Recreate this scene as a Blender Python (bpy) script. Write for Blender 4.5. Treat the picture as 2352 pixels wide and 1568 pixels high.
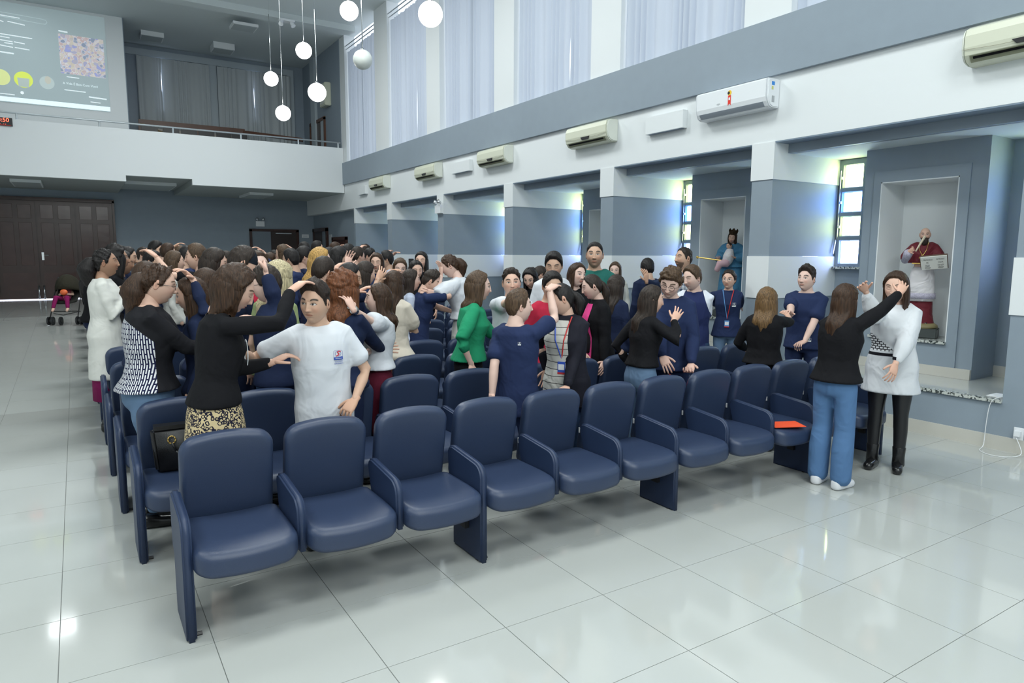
import bpy, bmesh, math, random
import numpy as np
from mathutils import Vector, Matrix
for o in list(bpy.data.objects): bpy.data.objects.remove(o)
C = bpy.context.scene.collection
PI = math.pi
# ------------------------------------------------------------------ camera
YAW, PITCH, ROLL, FPX, CAMH = 0.5658, 0.12654, 0.00423, 1566.7, 1.77
FW = np.array([math.sin(YAW)*math.cos(PITCH), math.cos(YAW)*math.cos(PITCH), -math.sin(PITCH)])
R0 = np.array([math.cos(YAW), -math.sin(YAW), 0.0]); U0 = np.cross(R0, FW)
RT = R0*math.cos(ROLL)+U0*math.sin(ROLL); UP = -R0*math.sin(ROLL)+U0*math.cos(ROLL)
CP = np.array([0, 0, CAMH])
cam = bpy.data.cameras.new('camera'); co = bpy.data.objects.new('camera', cam); C.objects.link(co)
co.matrix_world = Matrix(((RT[0], UP[0], -FW[0], 0), (RT[1], UP[1], -FW[1], 0), (RT[2], UP[2], -FW[2], CAMH), (0, 0, 0, 1)))
cam.sensor_width = 36; cam.lens = FPX/2352*36; cam.clip_end = 200
bpy.context.scene.camera = co
# ------------------------------------------------------------------ world, lights, exposure
sc = bpy.context.scene
sc.view_settings.view_transform = 'Standard'; sc.view_settings.look = 'None'
sc.view_settings.gamma = 1; sc.view_settings.use_curve_mapping = False
sc.view_settings.exposure = 0.18
w = bpy.data.worlds.new('world'); sc.world = w; w.use_nodes = True
w.node_tree.nodes['Background'].inputs[0].default_value = (0.62, 0.78, 1.0, 1)
w.node_tree.nodes['Background'].inputs[1].default_value = 0.8
def area(name, loc, size, power, col=(0.93, 0.98, 1.0), rot=(0, 0, 0)):
    l = bpy.data.lights.new(name, 'AREA'); l.shape = 'RECTANGLE'; l.size, l.size_y = size; l.energy = power; l.color = col
    o = bpy.data.objects.new(name, l); C.objects.link(o); o.location = loc; o.rotation_euler = rot; return o
LAMP = (0.95, 1.0, 0.985)
for ly, pw in ((-1.0, 185), (4.5, 185), (10.0, 240), (15.5, 240)):
    for lx in ((-3.2, 2.6) if ly < 6 else (2.6,)):
        area('ceiling_light_glow', (lx, ly, 8.05), (2.4, 1.6), pw, LAMP)
area('stage_light_glow', (1.0, -3.5, 5.6), (5.0, 1.5), 210, LAMP, (math.radians(52), 0, math.radians(-12)))
# ------------------------------------------------------------------ helpers
def ray(px, py): return FW + RT*(px-1176)/FPX - UP*(py-784)/FPX
def U(px, py, ax, v):
    d = ray(px, py); t = (v-CP[ax])/d[ax]; return CP+d*t
def at(px, py, z): return CP+ray(px, py)*z
def floorz(y): return 0.375*min(1.0, max(0.0, (y-9.2)/9.0))
MATS = {}
def nt(m): return m.node_tree.nodes, m.node_tree.links
def mat(name, col, rough=0.6, metal=0.0, spec=0.5, bump=0.0, bscale=60, var=0.0, vscale=6, emit=None, estr=0.0, trans=0.0, coat=0.0):
    if name in MATS: return MATS[name]
    m = bpy.data.materials.new(name); m.use_nodes = True; n, l = nt(m); b = n['Principled BSDF']
    b.inputs['Base Color'].default_value = (*col, 1); b.inputs['Roughness'].default_value = rough
    b.inputs['Metallic'].default_value = metal; b.inputs['Specular IOR Level'].default_value = spec
    if coat: b.inputs['Coat Weight'].default_value = coat
    if emit: b.inputs['Emission Color'].default_value = (*emit, 1); b.inputs['Emission Strength'].default_value = estr
    if trans: b.inputs['Transmission Weight'].default_value = trans
    if bump or var: tc = n.new('ShaderNodeTexCoord')
    if bump:
        t = n.new('ShaderNodeTexNoise'); t.inputs['Scale'].default_value = bscale; t.inputs['Detail'].default_value = 3
        l.new(tc.outputs['Object'], t.inputs['Vector'])
        bp = n.new('ShaderNodeBump'); bp.inputs['Strength'].default_value = bump; bp.inputs['Distance'].default_value = 0.01
        l.new(t.outputs['Fac'], bp.inputs['Height']); l.new(bp.outputs['Normal'], b.inputs['Normal'])
    if var:
        t = n.new('ShaderNodeTexNoise'); t.inputs['Scale'].default_value = vscale; t.inputs['Detail'].default_value = 2
        l.new(tc.outputs['Object'], t.inputs['Vector'])
        mx = n.new('ShaderNodeMix'); mx.data_type = 'RGBA'
        mx.inputs[6].default_value = (*[max(0, c*(1-var)) for c in col], 1); mx.inputs[7].default_value = (*[min(1, c*(1+var)) for c in col], 1)
        l.new(t.outputs['Fac'], mx.inputs[0]); l.new(mx.outputs[2], b.inputs['Base Color'])
    MATS[name] = m; return m
GRAY = mat('grey_blue_paint', (0.262, 0.318, 0.375), 0.55, bump=0.05, bscale=90, var=0.04)
WHITE = mat('white_paint', (0.77, 0.805, 0.82), 0.55, bump=0.04, bscale=90)
CEIL = mat('ceiling_paint', (0.60, 0.66, 0.67), 0.7)
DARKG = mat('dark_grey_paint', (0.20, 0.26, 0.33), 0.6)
SKIRT = mat('beige_tile_skirting', (0.56, 0.55, 0.50), 0.35, var=0.05)
NAVYV = mat('navy_vinyl', (0.027, 0.043, 0.090), 0.36, bump=0.12, bscale=420, spec=0.5)
NAVYP = mat('navy_laminate', (0.020, 0.036, 0.085), 0.45, bump=0.1, bscale=500)
BLACK = mat('black_plastic', (0.012, 0.012, 0.014), 0.4)
TAGW = mat('white_fabric_tag', (0.8, 0.82, 0.84), 0.7)
STEEL = mat('steel', (0.6, 0.62, 0.63), 0.25, 1.0)
IVORY = mat('ivory_plastic', (0.66, 0.68, 0.55), 0.35)
IVORYD = mat('ivory_plastic_darker', (0.42, 0.44, 0.32), 0.4)
WPLAS = mat('white_plastic', (0.82, 0.85, 0.88), 0.22)
WOODD = mat('dark_varnished_wood', (0.048, 0.018, 0.013), 0.26, var=0.35, vscale=3, bump=0.05, bscale=20)
WOODM = mat('mid_brown_wood', (0.11, 0.045, 0.025), 0.4, var=0.3, vscale=4)
GOLD = mat('gold_paint', (0.62, 0.42, 0.12), 0.35, 0.7)
def granite():
    m = bpy.data.materials.new('granite'); m.use_nodes = True; n, l = nt(m); b = n['Principled BSDF']; b.inputs['Roughness'].default_value = 0.2
    tc = n.new('ShaderNodeTexCoord'); v = n.new('ShaderNodeTexNoise'); v.inputs['Scale'].default_value = 45; v.inputs['Detail'].default_value = 4
    r = n.new('ShaderNodeValToRGB'); r.color_ramp.elements[0].position = 0.44; r.color_ramp.elements[0].color = (0.04, 0.05, 0.05, 1)
    r.color_ramp.elements[1].position = 0.52; r.color_ramp.elements[1].color = (0.55, 0.58, 0.55, 1)
    l.new(tc.outputs['Object'], v.inputs['Vector']); l.new(v.outputs['Fac'], r.inputs['Fac']); l.new(r.outputs['Color'], b.inputs['Base Color']); return m
GRAN = granite()
def tilemat():
    m = bpy.data.materials.new('polished_porcelain'); m.use_nodes = True; n, l = nt(m); b = n['Principled BSDF']
    b.inputs['Roughness'].default_value = 0.09; b.inputs['Specular IOR Level'].default_value = 0.6; b.inputs['Coat Weight'].default_value = 0.25; b.inputs['Coat Roughness'].default_value = 0.04
    g = n.new('ShaderNodeNewGeometry'); t = n.new('ShaderNodeTexNoise'); t.inputs['Scale'].default_value = 1.3; t.inputs['Detail'].default_value = 5
    mx = n.new('ShaderNodeMix'); mx.data_type = 'RGBA'; mx.inputs[6].default_value = (0.425, 0.445, 0.425, 1); mx.inputs[7].default_value = (0.485, 0.502, 0.485, 1)
    l.new(g.outputs['Position'], t.inputs['Vector']); l.new(t.outputs['Fac'], mx.inputs[0]); l.new(mx.outputs[2], b.inputs['Base Color'])
    return m
TILE = tilemat(); GROUT = mat('grey_grout', (0.27, 0.285, 0.28), 0.8)

def link(name, me, m=None, parent=None, smooth=False):
    o = bpy.data.objects.new(name, me); C.objects.link(o)
    if m is not None:
        if isinstance(m, (list, tuple)):
            for k in m: me.materials.append(k)
        elif not me.materials: me.materials.append(m)
    if smooth: me.polygons.foreach_set('use_smooth', [True]*len(me.polygons))
    if parent is not None: o.parent = parent
    return o
def tobj(name, bm, m=None, parent=None, smooth=False):
    me = bpy.data.meshes.new(name); bm.to_mesh(me); bm.free(); return link(name, me, m, parent, smooth)
def pyobj(name, vs, fs, m=None, parent=None, smooth=False):
    me = bpy.data.meshes.new(name); me.from_pydata([tuple(v) for v in vs], [], fs); me.update(); return link(name, me, m, parent, smooth)
def box(bm, x0, x1, y0, y1, z0, z1, mi=0):
    v = [bm.verts.new(p) for p in ((x0, y0, z0), (x1, y0, z0), (x1, y1, z0), (x0, y1, z0), (x0, y0, z1), (x1, y0, z1), (x1, y1, z1), (x0, y1, z1))]
    for f in ((0, 3, 2, 1), (4, 5, 6, 7), (0, 1, 5, 4), (1, 2, 6, 5), (2, 3, 7, 6), (3, 0, 4, 7)): bm.faces.new([v[i] for i in f]).material_index = mi
def bxo(name, b, m, parent=None, bev=0):
    bm = bmesh.new(); box(bm, *b)
    if bev: bmesh.ops.bevel(bm, geom=bm.edges[:], offset=bev, segments=2, affect='EDGES')
    return tobj(name, bm, m, parent)
def empty(name, loc=(0, 0, 0), rz=0.0):
    o = bpy.data.objects.new(name, None); C.objects.link(o); o.location = loc; o.rotation_euler = (0, 0, rz); return o
def tag(o, label, cat, group=None, kind=None):
    if label: o['label'] = label
    if cat: o['category'] = cat
    if group: o['group'] = group
    if kind: o['kind'] = kind
    return o
def st(name, boxes, m, parent=None, mi=None):
    bm = bmesh.new()
    for b in boxes: box(bm, *b[:6], *(b[6:] or ()))
    o = tobj(name, bm, m, parent)
    if parent is None: o['kind'] = 'structure'
    return o
def prism(bm, pts, axis, a, b):
    """extrude the 2D outline pts along axis (0:x, 1:y, 2:z) from a to b"""
    def P(p, t): return (t, p[0], p[1]) if axis == 0 else ((p[0], t, p[1]) if axis == 1 else (p[0], p[1], t))
    va = [bm.verts.new(P(p, a)) for p in pts]; vb = [bm.verts.new(P(p, b)) for p in pts]; n = len(pts)
    bm.faces.new(va); bm.faces.new(list(reversed(vb)))
    for i in range(n): bm.faces.new((va[(i+1) % n], va[i], vb[i], vb[(i+1) % n]))
def rrect(hx, hz, r, n=5, rt=None):
    """rounded rectangle outline, bottom corners radius r, top corners rt"""
    rt = r if rt is None else rt; pts = []
    for cx, cz, a0, rr in ((hx, hz, 0, rt), (-hx, hz, PI/2, rt), (-hx, -hz, PI, r), (hx, -hz, 1.5*PI, r)):
        for k in range(n+1):
            a = a0+PI/2*k/n
            pts.append((cx-math.copysign(rr, cx)+rr*math.cos(a), cz-math.copysign(rr, cz)+rr*math.sin(a)))
    return pts
def dense(pts, k):
    out = []
    for i in range(len(pts)):
        p, q = pts[i], pts[(i+1) % len(pts)]; L = math.hypot(q[0]-p[0], q[1]-p[1]); n = max(1, int(L/k))
        for j in range(n): out.append((p[0]+(q[0]-p[0])*j/n, p[1]+(q[1]-p[1])*j/n))
    return out
def puff(outline, t, er, deform, steps=5, inner=4):
    """cushion: outline in (u,v), thickness t along w, edge radius er; deform(u,v,w)->xyz. returns verts, faces"""
    hx = max(abs(p[0]) for p in outline); hz = max(abs(p[1]) for p in outline)
    L = []
    for k in range(inner): L.append((0.04+(1-0.04)*k/inner, None, -1))
    lay = []
    ins = [((1-(hx-0)*0), 0)]
    prof = []
    for k in range(steps+1):
        a = PI/2*k/steps; prof.append((er*(1-math.sin(a)), -(t/2-er)-er*math.cos(a)))   # inset, w (back to side)
    back = [(er+(min(hx, hz)*0.93-er)*(1-k/inner), -t/2) for k in range(inner)]
    seq = back+prof+[(i, -w_) for i, w_ in reversed(prof)]+[(i, t/2) for i, _ in reversed(back)]
    vs, fs = [], []; n = len(outline)
    for i, w_ in seq:
        sx, sz = (hx-i)/hx, (hz-i)/hz
        for p in outline: vs.append(deform(p[0]*sx, p[1]*sz, w_))
    for k in range(len(seq)-1):
        for j in range(n):
            a, b = k*n+j, k*n+(j+1) % n; fs.append((a, b, b+n, a+n))
    fs.append(tuple(range(n-1, -1, -1))); fs.append(tuple(range((len(seq)-1)*n, len(seq)*n)))
    return vs, fs
def cyl(bm, p0, p1, r0, r1=None, n=10, cap=True):
    r1 = r0 if r1 is None else r1; p0, p1 = Vector(p0), Vector(p1); d = (p1-p0).normalized()
    a = d.orthogonal().normalized(); b = d.cross(a)
    va = [bm.verts.new(p0+(a*math.cos(2*PI*i/n)+b*math.sin(2*PI*i/n))*r0) for i in range(n)]
    vb = [bm.verts.new(p1+(a*math.cos(2*PI*i/n)+b*math.sin(2*PI*i/n))*r1) for i in range(n)]
    for i in range(n): bm.faces.new((va[i], va[(i+1) % n], vb[(i+1) % n], vb[i]))
    if cap: bm.faces.new(list(reversed(va))); bm.faces.new(vb)
def path(bm, pts, r, n=8):
    for a, b in zip(pts, pts[1:]): cyl(bm, a, b, r, n=n)
def sphere(bm, c, r, n=16, m=10, sc_=(1, 1, 1)):
    bmesh.ops.create_uvsphere(bm, u_segments=n, v_segments=m, radius=1, matrix=Matrix.Translation(c) @ Matrix.Diagonal((r*sc_[0], r*sc_[1], r*sc_[2], 1)))
def textmesh(name, s, size, m, parent, M, ext=0.0015, align='CENTER', sx=1.0):
    cu = bpy.data.curves.new(name, 'FONT'); cu.body = s; cu.size = size; cu.extrude = ext; cu.align_x = align; cu.align_y = 'CENTER'; cu.resolution_u = 2
    t = bpy.data.objects.new(name, cu); C.objects.link(t); bpy.context.view_layer.update()
    me = bpy.data.meshes.new_from_object(t.evaluated_get(bpy.context.evaluated_depsgraph_get())); bpy.data.objects.remove(t)
    me.transform(M @ Matrix.Diagonal((sx, 1, 1, 1))); me.materials.clear(); return link(name, me, m, parent)
def frameM(origin, xdir, zdir):
    """matrix whose local x = xdir, y = zdir (text up), z = facing"""
    x = Vector(xdir).normalized(); y = Vector(zdir).normalized(); z = x.cross(y)
    return Matrix(((x.x, y.x, z.x, origin[0]), (x.y, y.y, z.y, origin[1]), (x.z, y.z, z.z, origin[2]), (0, 0, 0, 1)))
def copytree(o, parent=None):
    c = o.copy(); C.objects.link(c)
    if parent is not None: c.parent = parent
    for ch in [k for k in o.children]: copytree(ch, c)
    return c
# ------------------------------------------------------------------ structure
X1, X2, X3 = 7.10, 7.95, 8.46      # wall face, niche pier face, outer wall
CZ = 8.18
flo = st('floor', [(-8, 9.0, -6, 9.2, -0.1, -0.006)], GROUT)
bm = bmesh.new()
for a, b, c, d in ((9.2, 18.2, -0.006, 0.369), (18.2, 25.1, 0.369, 0.369)):
    v = [bm.verts.new(p) for p in ((-8, a, c), (9, a, c), (9, b, d), (-8, b, d), (-8, a, -.1), (9, a, -.1), (9, b, -.1), (-8, b, -.1))]
    for f in ((0, 1, 2, 3), (4, 7, 6, 5), (0, 4, 5, 1), (1, 5, 6, 2), (2, 6, 7, 3), (3, 7, 4, 0)): bm.faces.new([v[i] for i in f])
tobj('rear_floor_bed', bm, GROUT, flo)
TX, TY = 1.0232, 2.6018
def tilebox(bm, x0, y0, s=0.6, g=0.0009, th=0.02):
    b = 0.0010
    def Z(y): return floorz(y)
    xs, ys = (x0+g, x0+s-g), (y0+g, y0+s-g)
    lo = [bm.verts.new((x, y, Z(y)-th)) for x, y in ((xs[0], ys[0]), (xs[1], ys[0]), (xs[1], ys[1]), (xs[0], ys[1]))]
    up = [bm.verts.new((x, y, Z(y))) for x, y in ((xs[0]+b, ys[0]+b), (xs[1]-b, ys[0]+b), (xs[1]-b, ys[1]-b), (xs[0]+b, ys[1]-b))]
    bm.faces.new(up)
    for i in range(4): bm.faces.new((lo[i], lo[(i+1) % 4], up[(i+1) % 4], up[i]))
bm = bmesh.new(); tilebox(bm, 0, -50, 0.6); 
for v in bm.verts: v.co.y += 50
tme = bpy.data.meshes.new('floor_tile'); bm.to_mesh(tme); bm.free(); tme.materials.append(TILE)
cand = []; rest = bmesh.new()
for i in range(-15, 11):
    for j in range(-14, 38):
        x, y = TX+i*.6, TY+j*.6
        if x > 7.1 or y > 24.9: continue
        if x+.6 > 7.11: pass
        cx, cy = x+.3, y+.3; v = np.array([cx, cy, -CAMH]); z = v@FW
        vis = False
        if z > 0.5:
            qx, qy = FPX*(v@RT)/z, -FPX*(v@UP)/z; vis = abs(qx) < 1330 and qy < 960
        cand.append((0 if vis else 1, math.hypot(cx, cy), x, y))
cand.sort()
for k, (_, d, x, y) in enumerate(cand):
    if k < 290 and y+.6 < 9.2 and _ == 0:
        o = link('floor_tile', tme, None, flo); o.location = (x, y, 0)
    else: tilebox(rest, x, y)
rt = tobj('floor_tiles', rest, TILE, flo); rt['kind'] = 'stuff'
# right wall: beam, upper wall, band
OPEN = [(18.12, 20.53), (14.92, 17.23), (11.87, 14.24), (8.88, 11.16), (5.90, 8.18), (2.93, 5.24), (-.05, 2.26), (-3.0, -.7)]
st('wall_right', [(X1, X1+.35, -6, 24.9, 3.12, 4.51)], WHITE)
st('wall_right', [(X1, X1+.35, -6, -3.0, 4.51, CZ), (X1, X1+.35, 20.53, 24.9, 4.51, CZ)]+[(X1, X1+.35, OPEN[i+1][1], OPEN[i][0], 4.51, CZ) for i in range(len(OPEN)-1)], WHITE)
st('trim_1', [(X1-.06, X1-.001, -6, 20.82, 3.868, 4.515)], GRAY)
fins = [-3.31, -.42, 2.475, 5.375, 8.265, 11.17, 14.095, 17.11]
nf = len(fins)
X3S = [8.46, 8.46, 8.46, 8.65, 8.80, 8.92, 9.0, 9.0]; X3F = [8.6, 8.6, 8.6, 8.77, 8.92, 9.04, 9.12, 9.12]
for k, y in enumerate(fins):
    XF = X3F[k]
    st('wall_right', [(X1, XF, y, y+.30, 0, 1.249)], GRAY)
    st('wall_right', [(X1, XF, y, y+.30, 1.765, 2.68)], GRAY)
    st('wall_right', [(X1-.012, XF, y-.012, y+.312, 1.25, 1.764), (X1-.012, XF, y-.012, y+.312, 2.68, 3.119)], WHITE)
# outer wall pieces, bay ceilings, soffit, platform
yb0, yb1 = fins[0], 19.9
bays = [(fins[i]+.30, fins[i+1]) for i in range(nf-1)]+[(fins[-1]+.30, yb1)]
st('ceiling_bay', [(X1+.33, 9.12, yb0, yb1, 3.0, 3.12)], CEIL)
st('trim_2', [(X1+.25, X1+.345, yb0, yb1, 3.0, 3.119)], GRAY)
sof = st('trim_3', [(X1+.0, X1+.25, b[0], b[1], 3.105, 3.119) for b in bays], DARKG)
wn = 0
PANE = {}
for nm, c, s in (('yellow_pane', (0.85, 1.0, 0.36), 6.0), ('blue_pane', (0.13, 0.30, 1.0), 11), ('clear_pane', (0.40, 0.52, 1.0), 7.0)):
    m = bpy.data.materials.new(nm); m.use_nodes = True; n, l = nt(m); b = n['Principled BSDF']
    b.inputs['Base Color'].default_value = (0.3, 0.3, 0.3, 1); b.inputs['Roughness'].default_value = 0.2
    b.inputs['Emission Strength'].default_value = s*1.9
    b.inputs['Emission Color'].default_value = (*c, 1)
    if nm == 'clear_pane':
        tc = n.new('ShaderNodeTexCoord'); v = n.new('ShaderNodeTexVoronoi'); v.inputs['Scale'].default_value = 70
        r = n.new('ShaderNodeValToRGB'); r.color_ramp.elements[0].position = 0.12; r.color_ramp.elements[0].color = (0.14, 0.17, 0.3, 1); r.color_ramp.elements[1].position = 0.2; r.color_ramp.elements[1].color = (*c, 1)
        l.new(tc.outputs['Object'], v.inputs['Vector']); l.new(v.outputs['Distance'], r.inputs['Fac']); l.new(r.outputs['Color'], b.inputs['Emission Color'])
    PANE[nm] = m
ALU = mat('grey_window_frame', (0.22, 0.27, 0.32), 0.4)
def window(y0, y1, wall):
    """a tall four-pane window set in the outer wall"""
    global wn; wn += 1
    f = st('window_%d' % wn, [(X3-.03, X3+.03, y0-.05, y0, 1.62, 2.99), (X3-.03, X3+.03, y1, y1+.05, 1.62, 2.99), (X3-.03, X3+.03, y0, y1, 2.93, 2.99)]+
           [(X3-.025, X3+.03, y0, y1, z, z+.05) for z in (1.62, 1.975, 2.28, 2.59)], ALU)
    for z0, z1, nm in ((2.64, 2.93, 'yellow_pane'), (2.33, 2.59, 'blue_pane'), (2.025, 2.28, 'yellow_pane'), (1.67, 1.975, 'clear_pane')):
        bxo('pane', (X3, X3+.012, y0+.015, y1-.015, z0+.012, z1-.012), PANE[nm], f)
    bxo('window_sill', (X3-.10, X3+.02, y0-.09, y1+.06, 1.605, 1.635), GRAN, f)
    bm = bmesh.new(); cyl(bm, (X3-.05, y1+.02, 2.86), (X3-.05, y1+.02, 2.0), .006, n=6)
    for z in (2.75, 2.44, 2.13): box(bm, X3-.06, X3-.03, y1-.005, y1+.02, z, z+.03)
    cyl(bm, (X3-.06, y1+.03, 1.98), (X3-.10, y1+.03, 1.80), .007, n=6); tobj('latch_rod', bm, STEEL, f)
    return f
pn = 0
for bi, (b0, b1) in enumerate(bays):
    X3 = X3S[bi]; X2 = X3-.51
    W = b1-b0; mid = (b0+b1)/2
    # outer wall with two window openings
    wins = [(b0+.06, b0+.06+.27), (b1-.06-.27, b1-.06)] if W > 2.2 else [(b0+.06, b0+.33)]
    bx = []; yy = b0
    for w0, w1 in wins:
        bx += [(X3, X3+.12, yy, w0-.05, 0, 3.0), (X3, X3+.12, w0-.05, w1+.05, 0, 1.62), (X3, X3+.12, w0-.05, w1+.05, 2.99, 3.0)]; yy = w1+.05
    bx.append((X3, X3+.12, yy, b1, 0, 3.0)); st('wall_right', bx, GRAY)
    for w0, w1 in wins: window(w0, w1, None)
    # low wall, platform and skirting
    st('wall_right', [(X1, X3, b0, b1, 0, .435)], GRAY)
    pf = st('floor_platform', [(X1+.04, X3, b0, b1, .435, .465)], TILE)
    bxo('granite_edge', (X1-.025, X1+.04, b0, b1, .435, .466), GRAN, pf)
    pn += 1; st('baseboard_right', [(X1-.014, X1, b0, b1, 0, .13)], SKIRT)
    # niche pier
    if W > 2.3:
        p0, p1 = mid-.655, mid+.655; n0, n1 = mid-.42+.03, mid+.42+.03; zb, zt = .85, 2.617
        pr_ = st('wall_right', [(X2, X3, p0, n0, .465, 3.0), (X2, X3, n1, p1, .465, 3.0), (X2, X3, n0, n1, .465, zb-.03), (X2, X3, n0, n1, zt, 3.0)], GRAY)
        bxo('niche_frame', (X2-.02, X2-.001, p0+.16, n0, .465, 2.74), GRAY, pr_); bxo('niche_frame', (X2-.02, X2-.001, n1, p1-.12, .465, 2.74), GRAY, pr_)
        bxo('niche_frame', (X2-.02, X2-.001, n0, n1, zt, 2.74), GRAY, pr_); bxo('niche_frame', (X2-.02, X2-.001, n0, n1, .465, zb-.03), GRAY, pr_)
        bm = bmesh.new(); box(bm, X2-.018, X3-.02, n0, n0+.012, zb, zt); box(bm, X2-.018, X3-.02, n1-.012, n1, zb, zt); box(bm, X3-.03, X3-.001, n0, n1, zb, zt); box(bm, X2-.018, X3-.02, n0, n1, zt-.012, zt)
        tobj('niche_lining', bm, WHITE, pr_)
        bxo('niche_sill', (X2-.05, X3-.02, n0, n1+.02, zb-.03, zb), GRAN, pr_)
        bxo('platform_skirting', (X2-.032, X2-.0005, p0, p1, .466, .575), SKIRT, pr_)
    st('baseboard_right', [(X3-.012, X3, b0, b1, .465, .585)], SKIRT)
    # white dado on the outer wall between the windows and fins
for k, y in enumerate(fins):
    st('baseboard_right', [(X1-.014, X1, y, y+.3, 0, .13)], SKIRT)
# rear part of the side wall under the balcony
st('wall_right', [(7.32, 7.5, 20.0, 24.9, 0.3, 3.12), (7.1, 9.12, 19.9, 20.0, 0, 1.249), (7.1, 9.12, 19.9, 20.0, 1.765, 2.68)], GRAY)
st('wall_right', [(7.09, 9.12, 19.888, 20.0, 1.25, 1.764), (7.09, 9.12, 19.888, 20.0, 2.68, 3.119)], WHITE)
# back wall
DX0, DX1 = -5.3, 1.10
st('wall_back', [(1.10, 9, 24.9, 25.1, 0.2, 3.9), (DX0-2.7, DX0, 24.9, 25.1, .2, 3.9), (DX0, 1.10, 24.9, 25.1, 3.36, 3.9)], GRAY)
st('wall_back', [(-8, 9, 24.9, 25.1, 3.9, CZ)], GRAY)
st('wall_left', [(-8.2, -8, -6, 25.1, 0, CZ)], WHITE)
st('wall_front', [(-8, 9, -6.2, -6, 0, CZ)], WHITE)
st('ceiling', [(-8, 7.45, -6, 25.1, CZ, CZ+.1)], CEIL)
st('ceiling_beam', [(-8, 7.1, 19.55, 19.95, 8.02, CZ)], CEIL)
# balcony
BY = 20.8
st('balcony_parapet', [(-8, 1.235, BY, BY+.16, 3.63, 4.965), (1.235, 2.82, BY, BY+.16, 3.785, 4.965), (2.82, 7.09, BY, BY+.16, 3.63, 4.965)], WHITE)
st('ceiling_lobby', [(-8, 1.235, BY+.16, 24.9, 3.63, 3.80), (2.82, 7.32, BY+.16, 24.9, 3.63, 3.80), (1.235, 2.82, BY+.16, 24.9, 3.785, 3.9)], mat('lobby_ceiling_shaded', (.38, .42, .42), .7))  # ceiling colour darkened to put in the shade under the balcony
st('balcony_floor', [(-8, 7.32, BY+.16, 24.9, 3.9, 4.1)], CEIL)
rail = empty('handrail', (0, BY, 4.965)); tag(rail, 'pale metal handrail on short posts along the balcony parapet', 'handrail')
bm = bmesh.new(); cyl(bm, (-8, .06, .155), (7.02, .06, .155), .024, n=10); tobj('rail_tube', bm, mat('pale_metal', (0.55, 0.6, 0.63), 0.35, 0.4), rail, True)
for x in (-5.9, -4.1, -2.3, -1.0, .72, 2.42, 4.15, 5.75, 6.95):
    bm = bmesh.new(); cyl(bm, (x, .06, 0), (x, .06, .14), .022, n=8); cyl(bm, (x, .06, .10), (x, .06, .14), .028, .012, n=8); tobj('post', bm, MATS['pale_metal'], rail)
# projection box on the balcony, lower ceiling, rear curtains
st('wall_back', [(-8, 1.48, 22.4, 24.9, 4.0, CZ)], WHITE)
st('wall_back', [(1.481, 1.50, 22.41, 24.89, 4.0, CZ)], GRAY)  # grey slab colours in the shadowed side of the white box
st('trim_4', [(1.50, 6.75, 24.82, 24.9, 7.85, 8.05), (4.03, 4.27, 24.84, 24.9, 4.0, 7.85), (6.6, 6.75, 24.82, 24.9, 4.0, 7.85)], mat('pale_grey_paint', (0.42, 0.48, 0.52), 0.6))
st('wall_right', [(7.10-.1, 7.10-.001, 23.3, 23.75, 4.9, CZ)], mat('pale_grey_paint', (0.42, 0.48, 0.52), 0.6))
st('wall_right', [(7.09, 7.0999, 20.97, 24.9, 4.0, CZ)], GRAY)
# upper wall pilasters between the curtains
rnd = random.Random(7)
# ------------------------------------------------------------------ upper windows and curtains
def clothmat(name, col, tr):
    m = bpy.data.materials.new(name); m.use_nodes = True; n, l = nt(m); b = n['Principled BSDF']; out = n['Material Output']
    b.inputs['Base Color'].default_value = (*col, 1); b.inputs['Roughness'].default_value = 0.8; b.inputs['Specular IOR Level'].default_value = 0.1
    t = n.new('ShaderNodeBsdfTranslucent'); t.inputs['Color'].default_value = (*col, 1)
    x = n.new('ShaderNodeMixShader'); x.inputs[0].default_value = tr
    l.new(b.outputs[0], x.inputs[1]); l.new(t.outputs[0], x.inputs[2]); l.new(x.outputs[0], out.inputs[0]); MATS[name] = m; return m
CURT = clothmat('white_curtain_cloth', (0.60, 0.65, 0.73), 0.25)
CURTG = clothmat('grey_curtain_cloth', (0.50, 0.54, 0.56), 0.05)
DAY = mat('daylight_pane', (0.2, 0.2, 0.2), 0.3, emit=(0.82, 0.9, 1.0), estr=1.0)
def curtain_panel(name, m, parent, a0, a1, z0, z1, base, axis, seed, gap=None, amp=.035, ruffle=0.04, flip=1):
    r = random.Random(seed); n, rows = int((a1-a0)*70), 16; ph = []; p = r.random()*6
    for i in range(n+1):
        ph.append(p); p += (0.75+0.55*math.sin(i*.11+seed)+.35*r.random())*0.55
    vs, fs = [], []
    for k in range(rows+1):
        t = k/rows; z = z1+(z0-z1)*t
        for i in range(n+1):
            u = i/n; a = a0+(a1-a0)*u
            d = amp*(0.55+0.6*t)*math.sin(ph[i]+0.25*math.sin(t*3+seed))
            if gap:
                side, zc, szz, g = gap; e = g*math.exp(-((z-zc)/szz)**2)
                wgt = (u**6) if side > 0 else ((1-u)**6); a -= side*e*wgt
            zz = z+(ruffle*(0.5+0.5*math.sin(ph[i]*.31+seed*2)) if k == rows else 0)
            vs.append((base+d, a, zz) if axis == 0 else (a, base+d, zz))
    for k in range(rows):
        for i in range(n):
            q = k*(n+1)+i; fs.append((q, q+1, q+n+2, q+n+1))
    o = pyobj(name, vs, fs, m, parent, True); return o
places = ['nearest the balcony parapet', 'second from the balcony parapet', 'above the second cream air conditioner pair', 'above the middle cream air conditioner', 'above the glossy white air conditioner', 'above the near cream air conditioner', 'beyond the edge of the view', 'behind the camera']
gaps = {0: None, 1: (15.62, 4.9, .5, .10), 2: None, 3: (9.6, 4.8, .5, .13), 4: None}
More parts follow.
